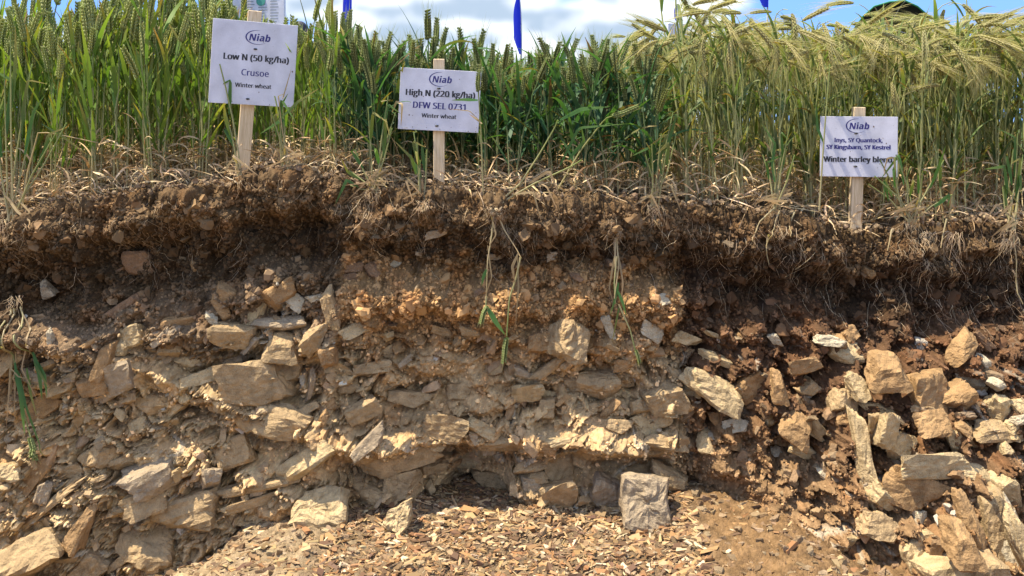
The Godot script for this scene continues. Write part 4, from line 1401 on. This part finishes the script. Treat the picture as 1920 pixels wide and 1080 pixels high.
# ------------------------------------------------------------------ beyond the crop
func display_board(label: String, px0: float, px1: float, py_top: float, z: float, yaw: float, lines: bool) -> void:
	var a := at(px0, py_top, z)
	var b := at(px1, py_top, z)
	var w := (b.x - a.x) / cos(yaw)
	var gy := ground_y(a.x, z)
	var h := a.y - gy
	var o := thing("display_board", label, "display board", Vector3((a.x + b.x) * 0.5, gy, z))
	o.rotation.y = yaw
	var p := obj("panel", beveled_box(Vector3(w, h - 0.1, 0.03), 0.003), M.board, o)
	p.position.y = h * 0.5 + 0.05
	for s in [-1.0, 1.0]:
		var leg := obj("leg", beveled_box(Vector3(0.04, 0.12, 0.3), 0.004), M.pole, o)
		leg.position = Vector3(s * w * 0.4, 0.06, 0)
	if lines:
		var t := obj("lettering", text_mesh("HERBAL LEYS FOR CARBON CAPTURE", false, w * 0.82, 0.0), M.tan_ink, p)
		t.position = Vector3(0, h * 0.5 - 0.16, 0.016)
		var bb := Buf.new()
		rng.seed = 90
		for col in 3:
			for r in 12:
				var x0 := -w * 0.4 + col * w * 0.28
				var y0 := h * 0.5 - 0.24 - r * 0.022
				var l := w * 0.22 * rf(0.6, 1.0)
				bb.face([Vector3(x0, y0, 0.017), Vector3(x0, y0 + 0.007, 0.017), Vector3(x0 + l, y0 + 0.007, 0.017), Vector3(x0 + l, y0, 0.017)], Color.WHITE)
		obj("small_print", bb.mesh(), M.grey_ink, p)
		var em := CylinderMesh.new()
		em.top_radius = 0.035
		em.bottom_radius = 0.035
		em.height = 0.003
		var e := obj("round_emblem", em, M.green_ink, p)
		e.rotation.x = PI / 2
		e.position = Vector3(-0.02, h * 0.5 - 0.3, 0.0185)
		var rd := obj("corner_emblem", beveled_box(Vector3(0.05, 0.06, 0.003), 0.001), M.red_ink, p)
		rd.position = Vector3(w * 0.46, h * 0.5 - 0.05, 0.0175)

func feather_flag(label: String, px: float, py_foot: float, py_top: float, half_w: float, z: float, lean: float) -> void:
	# a pole with a tall curved sail; photograph points give where its sail starts and ends
	var foot := at(px, py_foot, z)
	var top := at(px, py_top, z)
	var gy := ground_y(foot.x, z)
	var o := thing("feather_flag", label, "flag", Vector3(foot.x, gy, z), "blue feather flags beyond the crop")
	var k := (CAM.z - z) / CAM.z * U
	var h0 := foot.y - gy
	var h1 := top.y - gy
	var w := half_w * 2.0 * k
	var pb := Buf.new()
	var pts := []
	for j in 16:
		var t := j / 15.0
		pts.append(Vector3(w * 0.5 * (1.0 - pow(t, 6.0)) * signf(lean) + (h1 * t) * lean * 0.02, h1 * t, -0.012))
	tube(pb, pts, 0.014, 0.007, Color.WHITE, Color.WHITE, 6)
	obj("pole", pb.mesh(), M.pole, o)
	var b := Buf.new()
	var n := 26
	for j in n + 1:
		var t := float(j) / n
		var y := lerpf(h0, h1, t)
		var hw := w * 0.5 * minf(1.0, 0.25 + t * 3.0) * (1.0 - pow(maxf(0.0, t - 0.55) / 0.45, 2.2) * 0.97)
		var cx := w * 0.5 * signf(lean) * (1.0 - pow(y / h1, 6.0)) + y * lean * 0.02 - signf(lean) * hw
		for q in [-1.0, 0.0, 1.0]:
			b.add(Vector3(cx + q * hw, y, 0.02 * sin(t * 9.0 + q) * w * 4.0 + (1.0 - q * q) * w * 0.15), Vector3(q * 0.3, 0, 1).normalized(), Color.WHITE)
	for j in n:
		for q in 2:
			var p := j * 3 + q
			b.quad(p, p + 3, p + 4, p + 1)
	obj("sail", b.mesh(), M.blue_cloth, o)

func make_parasol() -> void:
	var z := -5.0
	var c := at(1668, 58, z)
	var gy := ground_y(c.x, z)
	var k := (CAM.z - z) / CAM.z * U
	var R := 70.0 * k
	var o := thing("parasol", "black canopy with a green hem rising behind the barley", "parasol", Vector3(c.x, gy, z))
	var tilt := Basis(Vector3.BACK, -0.16) * Basis(Vector3.RIGHT, -1.0)
	var b := Buf.new()
	var hem := Buf.new()
	var n := 16
	var rings := 7
	for r in rings + 1:
		for j in n:
			var a := TAU * j / n
			var t := float(r) / rings
			var rr := R * sin(t * 1.15) / sin(1.15) * (1.0 - 0.03 * (j % 2) * t)
			b.add(Vector3(cos(a) * rr, R * 0.42 * cos(t * 1.35), sin(a) * rr), Vector3(cos(a) * t, 1, sin(a) * t).normalized(), Color.WHITE)
	for r in rings:
		for j in n:
			var j2 := (j + 1) % n
			b.quad(r * n + j, (r + 1) * n + j, (r + 1) * n + j2, r * n + j2)
	var ring := []
	for j in n + 1:
		ring.append(b.v[rings * n + j % n])
	tube(hem, ring, 1.8 * k, 1.8 * k, Color.WHITE, Color.WHITE, 6)
	var can := obj("canopy", b.mesh(), M.black_cloth, o)
	can.transform = Transform3D(tilt, Vector3(0, c.y - gy, 0) - tilt * Vector3(0, 0.1, 0))
	obj("hem", hem.mesh(), M.green_cloth, can)
	for j in 8:
		var rb := Buf.new()
		var pts := []
		for r in rings + 1:
			pts.append(b.v[r * n + j * 2] - Vector3(0, 0.012, 0))
		tube(rb, pts, 0.005, 0.005, Color.WHITE, Color.WHITE, 4)
		obj("rib", rb.mesh(), M.pole, can)
	var hub := SphereMesh.new()
	hub.radius = 0.045
	hub.height = 0.09
	var hb := obj("hub", hub, M.pole, can)
	hb.position = Vector3(0, R * 0.38, 0)
	var pole := Buf.new()
	var head: Vector3 = can.transform * Vector3(0, R * 0.38, 0)
	tube(pole, [Vector3(head.x, 0, head.z), head * Vector3(1, 0.6, 1), head], 0.018, 0.016, Color.WHITE, Color.WHITE, 8)
	obj("pole", pole.mesh(), M.pole, o)

func surface_net(joints: Array, bones: Array, cell: float) -> ArrayMesh:
	# bones: [joint a, joint b]; joints: [position, radius]; smooth union of tapered capsules
	var lo := Vector3(INF, INF, INF)
	var hi := -lo
	for j in joints:
		lo = lo.min(j[0] - Vector3.ONE * (j[1] + 0.06))
		hi = hi.max(j[0] + Vector3.ONE * (j[1] + 0.06))
	var n := Vector3i(((hi - lo) / cell).ceil()) + Vector3i.ONE
	var f := PackedFloat32Array()
	f.resize(n.x * n.y * n.z)
	for z in n.z:
		for y in n.y:
			for x in n.x:
				var p := lo + Vector3(x, y, z) * cell
				var s := 0.0
				for bn in bones:
					var a: Vector3 = joints[bn[0]][0]
					var d: Vector3 = joints[bn[1]][0] - a
					var t := clampf((p - a).dot(d) / maxf(d.length_squared(), 1e-6), 0, 1)
					var q := (p - a - d * t).length() - lerpf(joints[bn[0]][1], joints[bn[1]][1], t)
					s += exp(-q * 45.0)
				f[(z * n.y + y) * n.x + x] = -log(s + 1e-12) / 45.0
	var b := Buf.new()
	var at_cell := {}
	var off := [Vector3i(0, 0, 0), Vector3i(1, 0, 0), Vector3i(0, 1, 0), Vector3i(1, 1, 0), Vector3i(0, 0, 1), Vector3i(1, 0, 1), Vector3i(0, 1, 1), Vector3i(1, 1, 1)]
	var val := func(q: Vector3i) -> float: return f[(q.z * n.y + q.y) * n.x + q.x]
	for z in n.z - 1:
		for y in n.y - 1:
			for x in n.x - 1:
				var c := Vector3i(x, y, z)
				var sum := Vector3.ZERO
				var cnt := 0
				for e in [[0, 1], [2, 3], [4, 5], [6, 7], [0, 2], [1, 3], [4, 6], [5, 7], [0, 4], [1, 5], [2, 6], [3, 7]]:
					var v0: float = val.call(c + off[e[0]])
					var v1: float = val.call(c + off[e[1]])
					if (v0 < 0) != (v1 < 0):
						sum += Vector3(off[e[0]]).lerp(Vector3(off[e[1]]), v0 / (v0 - v1))
						cnt += 1
				if cnt > 0:
					var g := Vector3(val.call(c + off[1]) - val.call(c), val.call(c + off[2]) - val.call(c), val.call(c + off[4]) - val.call(c)).normalized()
					at_cell[c] = b.add(lo + (Vector3(c) + sum / cnt) * cell, g, Color.WHITE)
	for c: Vector3i in at_cell:
		for ax in 3:
			var e := Vector3i.ZERO
			e[ax] = 1
			var u := Vector3i.ZERO
			u[(ax + 1) % 3] = 1
			var w := Vector3i.ZERO
			w[(ax + 2) % 3] = 1
			var v0: float = val.call(c)
			var v1: float = val.call(c + e)
			if (v0 < 0) != (v1 < 0) and at_cell.has(c - u) and at_cell.has(c - w) and at_cell.has(c - u - w):
				if v0 < 0: b.quad(at_cell[c], at_cell[c - w], at_cell[c - u - w], at_cell[c - u])
				else: b.quad(at_cell[c], at_cell[c - u], at_cell[c - u - w], at_cell[c - w])
	return b.mesh()

func make_person() -> void:
	# someone standing beyond the wheat; only the top of the head shows over the ears
	var z := -9.0
	var c := at(563, 40, z)
	var gy := ground_y(c.x, z)
	var o := thing("person", "dark haired person standing far beyond the wheat, right of the low nitrogen sign", "person", Vector3(c.x, gy, z))
	o.rotation.y = PI
	var H := c.y - gy
	var s := H / 1.74
	var j := [[Vector3(0, 1.60, 0.01), 0.092], [Vector3(0, 1.42, -0.01), 0.06], [Vector3(0, 1.28, 0), 0.13], [Vector3(0, 1.0, 0), 0.125],
		[Vector3(-0.17, 1.37, 0), 0.06], [Vector3(-0.24, 1.1, 0), 0.045], [Vector3(-0.25, 0.84, 0.05), 0.035], [Vector3(0.17, 1.37, 0), 0.06], [Vector3(0.24, 1.1, 0), 0.045], [Vector3(0.25, 0.84, 0.05), 0.035],
		[Vector3(-0.09, 0.92, 0), 0.095], [Vector3(-0.1, 0.5, 0.01), 0.06], [Vector3(-0.11, 0.07, 0), 0.042], [Vector3(-0.12, 0.04, 0.13), 0.035], [Vector3(0.09, 0.92, 0), 0.095], [Vector3(0.1, 0.5, 0.01), 0.06], [Vector3(0.11, 0.07, 0), 0.042], [Vector3(0.12, 0.04, 0.13), 0.035], [Vector3(-0.1, 1.36, 0), 0.08], [Vector3(0.1, 1.36, 0), 0.08]]
	for q in j:
		q[0] = q[0] * s
		q[1] = q[1] * s
	var body := surface_net(j, [[0, 0], [0, 1], [1, 2], [2, 3], [18, 19], [18, 4], [19, 7], [4, 5], [5, 6], [7, 8], [8, 9], [3, 10], [10, 11], [11, 12], [12, 13], [3, 14], [14, 15], [15, 16], [16, 17]], 0.03)
	obj("body", body, M.skin, o)
	var shirt := surface_net([[Vector3(0, 1.3, 0) * s, 0.15 * s], [Vector3(0, 0.95, 0) * s, 0.15 * s], [Vector3(-0.17, 1.37, 0) * s, 0.075 * s], [Vector3(0.17, 1.37, 0) * s, 0.075 * s], [Vector3(-0.23, 1.12, 0) * s, 0.06 * s], [Vector3(0.23, 1.12, 0) * s, 0.06 * s]], [[0, 1], [2, 3], [2, 4], [3, 5]], 0.03)
	obj("shirt", shirt, M.shirt, o)
	var trousers := surface_net([[Vector3(0, 0.93, 0) * s, 0.14 * s], [Vector3(-0.1, 0.5, 0.01) * s, 0.085 * s], [Vector3(-0.11, 0.12, 0) * s, 0.065 * s], [Vector3(0.1, 0.5, 0.01) * s, 0.085 * s], [Vector3(0.11, 0.12, 0) * s, 0.065 * s]], [[0, 1], [1, 2], [0, 3], [3, 4]], 0.03)
	obj("trousers", trousers, M.hair, o)
	var hair := surface_net([[Vector3(0, 1.64, -0.015) * s, 0.103 * s], [Vector3(0, 1.57, -0.05) * s, 0.095 * s]], [[0, 1]], 0.02)
	obj("hair", hair, M.hair, o)

# ------------------------------------------------------------------ sky
func make_sky() -> Sky:
	var W := 1536
	var H := 768
	var n1 := noise(1.0, FastNoiseLite.TYPE_SIMPLEX_SMOOTH, 41, 6)
	var n2 := noise(2.6, FastNoiseLite.TYPE_SIMPLEX_SMOOTH, 42, 5)
	var data := PackedFloat32Array()
	data.resize(W * H * 3)
	for y in H:
		var el := PI * (0.5 - (y + 0.5) / H)
		var up := sin(el)
		var ce := cos(el)
		for x in W:
			var az := TAU * (x + 0.5) / W          # 0 looks along -z
			if az > PI: az -= TAU
			var col := Color(0.30, 0.25, 0.18)
			if up > -0.02:
				var d := Vector3(sin(az) * ce, up, -cos(az) * ce)
				var h := maxf(up, 0.0)
				col = Color(0.21, 0.40, 0.80).lerp(Color(0.07, 0.18, 0.58), pow(h, 0.5))
				var q := d * (1.0 / (h + 0.28))
				var bank := 0.35 * exp(-pow((az + 0.12) / 0.13, 2.0)) + 0.3 * exp(-pow((az - 0.17) / 0.06, 2.0)) - 0.15 * exp(-pow((az - 0.06) / 0.05, 2.0)) - 0.6 * exp(-pow((az - 0.40) / 0.18, 2.0)) - 0.15 * exp(-pow((az + 0.36) / 0.12, 2.0))
				var c := n1.get_noise_3d(q.x * 1.1, q.y * 2.2, q.z * 1.1) + bank + 0.10
				var cover := smoothstep(-0.02, 0.24, c)
				if cover > 0.0:
					var sh := n2.get_noise_3d(q.x * 1.2, q.y * 3.0 + 3.0, q.z * 1.2)
					var lit := (Color(0.66, 0.69, 0.73).lerp(Color(0.27, 0.34, 0.43), clampf(0.45 + sh * 2.2 + (c - 0.35) * 0.8, 0.0, 1.0))) * (1.0 + 0.75 * smoothstep(0.1, 0.6, h))
					col = col.lerp(lit, cover)
			var k := (y * W + x) * 3
			data[k] = col.r; data[k + 1] = col.g; data[k + 2] = col.b
	var im := Image.create_from_data(W, H, false, Image.FORMAT_RGBF, data.to_byte_array())
	var m := PanoramaSkyMaterial.new()
	m.panorama = ImageTexture.create_from_image(im)
	var s := Sky.new()
	s.sky_material = m
	return s

func _ready() -> void:
	# camera: level, with the lens shifted down, as tall as the photograph
	var cam := Camera3D.new()
	cam.name = "camera"
	add_child(cam)
	cam.position = CAM
	cam.set_frustum(2.16 * 0.1 / CAM.z, Vector2(0, -0.62 * 0.1 / CAM.z), 0.1, 900.0)
	cam.current = true
	var we := WorldEnvironment.new()
	we.name = "world_environment"
	var env := Environment.new()
	env.background_mode = Environment.BG_SKY
	env.sky = make_sky()
	env.background_energy_multiplier = 1.0
	env.tonemap_mode = Environment.TONE_MAPPER_LINEAR
	env.tonemap_exposure = 2.05
	env.sdfgi_enabled = true
	env.ssao_enabled = true
	env.ssil_enabled = true
	we.environment = env
	add_child(we)
	var sun := DirectionalLight3D.new()
	sun.name = "sun"
	add_child(sun)
	sun.light_energy = 1.5
	sun.light_color = Color(1.0, 0.95, 0.86)
	sun.light_angular_distance = 0.53
	sun.shadow_enabled = true
	sun.look_at_from_position(Vector3(-0.45, 1.0, 0.07), Vector3.ZERO, Vector3.UP)

	n_big = noise(3.2, FastNoiseLite.TYPE_SIMPLEX_SMOOTH, 51, 3)
	n_mid = noise(11.0, FastNoiseLite.TYPE_SIMPLEX_SMOOTH, 52, 3)
	n_cell = noise(9.0, FastNoiseLite.TYPE_CELLULAR, 53)
	n_cell.cellular_return_type = FastNoiseLite.RETURN_CELL_VALUE
	n_joint = noise(9.0, FastNoiseLite.TYPE_CELLULAR, 53)
	n_joint.cellular_return_type = FastNoiseLite.RETURN_DISTANCE2_SUB
	n_crumb = noise(34.0, FastNoiseLite.TYPE_CELLULAR, 54)
	n_crumb.cellular_return_type = FastNoiseLite.RETURN_DISTANCE
	n_clod = noise(11.0, FastNoiseLite.TYPE_CELLULAR, 57)
	n_clod.cellular_return_type = FastNoiseLite.RETURN_DISTANCE
	rng.seed = 5
	for k in 2048 * 6:
		ft.append(rng.randf())
	n_fine = noise(60.0, FastNoiseLite.TYPE_SIMPLEX, 55, 3)
	n_tint = noise(7.0, FastNoiseLite.TYPE_SIMPLEX_SMOOTH, 56, 3)
	make_materials()
	make_piece_meshes()
	make_soil_face()
	make_ground()
	make_stones()
	make_crumbs()
	make_chips()
	loose_stone("pale limestone slab lying on the chippings below the low nitrogen face", "limestone_slab", 592, 990, 0.16, 96, 72, 0.09, -0.75, 0.12, [Vector2(0, 0.1), Vector2(0.02, 0.5), Vector2(0.3, 0.85), Vector2(0.75, 1.0), Vector2(1.1, 0.95), Vector2(1.1, 0.0), Vector2(0.6, -0.1)], 1)
	loose_stone("pointed limestone shard leaning against the face by the hollow", "limestone_shard", 745, 1014, 0.24, 52, 70, 0.05, -0.35, 0.0, [Vector2(0.0, 0.35), Vector2(0.2, 0.62), Vector2(0.92, 1.0), Vector2(1.0, 0.5), Vector2(0.85, 0.2), Vector2(0.62, 0.0), Vector2(0.25, 0.15)], 1)
	loose_stone("squarish upright limestone block standing at the right foot of the middle face", "limestone_block", 1210, 1020, 0.20, 90, 102, 0.10, -0.25, 0.0, [Vector2(0.06, 0.05), Vector2(0.0, 0.45), Vector2(0.03, 0.98), Vector2(0.5, 1.0), Vector2(0.98, 0.94), Vector2(0.95, 0.5), Vector2(1.03, 0.02), Vector2(0.5, -0.02)], 5)
	loose_stone("flat limestone slab half sunk in the floor at the foot of the left face", "limestone_slab", 340, 1086, 0.33, 96, 34, 0.12, -0.9, 0.0, [Vector2(0, 0.1), Vector2(0.05, 0.8), Vector2(0.5, 1.0), Vector2(0.95, 0.8), Vector2(1.0, 0.1), Vector2(0.5, 0.0)], 1)
	make_signs()
	make_crop(0, -2.9, -0.67, "wheat_plant", "light green low nitrogen wheat", "wheat plant", "wheat plants of the low nitrogen plot")
	make_crop(1, -0.645, 0.645, "dark_wheat_plant", "dark green high nitrogen wheat", "wheat plant", "wheat plants of the high nitrogen plot")
	make_crop(2, 0.665, 2.9, "barley_plant", "pale bearded barley", "barley plant", "barley plants of the right plot")
	make_litter()
	make_roots()
	make_specials()
	display_board("white display board with tan heading and small print behind the low nitrogen sign", 455, 536, -60, -3.6, -0.15, true)
	display_board("white display board standing edge to edge left of the headed one", 410, 455, -64, -3.5, 0.75, false)
	display_board("white display board showing between the ears at the right end of the high nitrogen plot", 1250, 1290, 44, -3.4, 0.3, false)
	display_board("small white board glimpsed low through the barley right of the sign", 1748, 1772, 150, -3.2, 0.0, false)
	feather_flag("blue flag sail glimpsed between ears over the left plot", 215, 26, -120, 5, -6.0, 1.0)
	feather_flag("blue flag sail cut by the left end of the high nitrogen plot", 655, 62, -70, 8, -6.0, -1.0)
	feather_flag("tall blue flag sail over the middle of the high nitrogen plot", 967, 102, -14, 7, -5.0, 1.0)
	feather_flag("slim far blue flag at the right end of the high nitrogen plot", 1264, 42, 8, 3, -9.0, 1.0)
	feather_flag("wide dark blue flag foot over the barley's left half", 1418, 14, -200, 17, -6.0, 1.0)
	make_parasol()
	make_person()
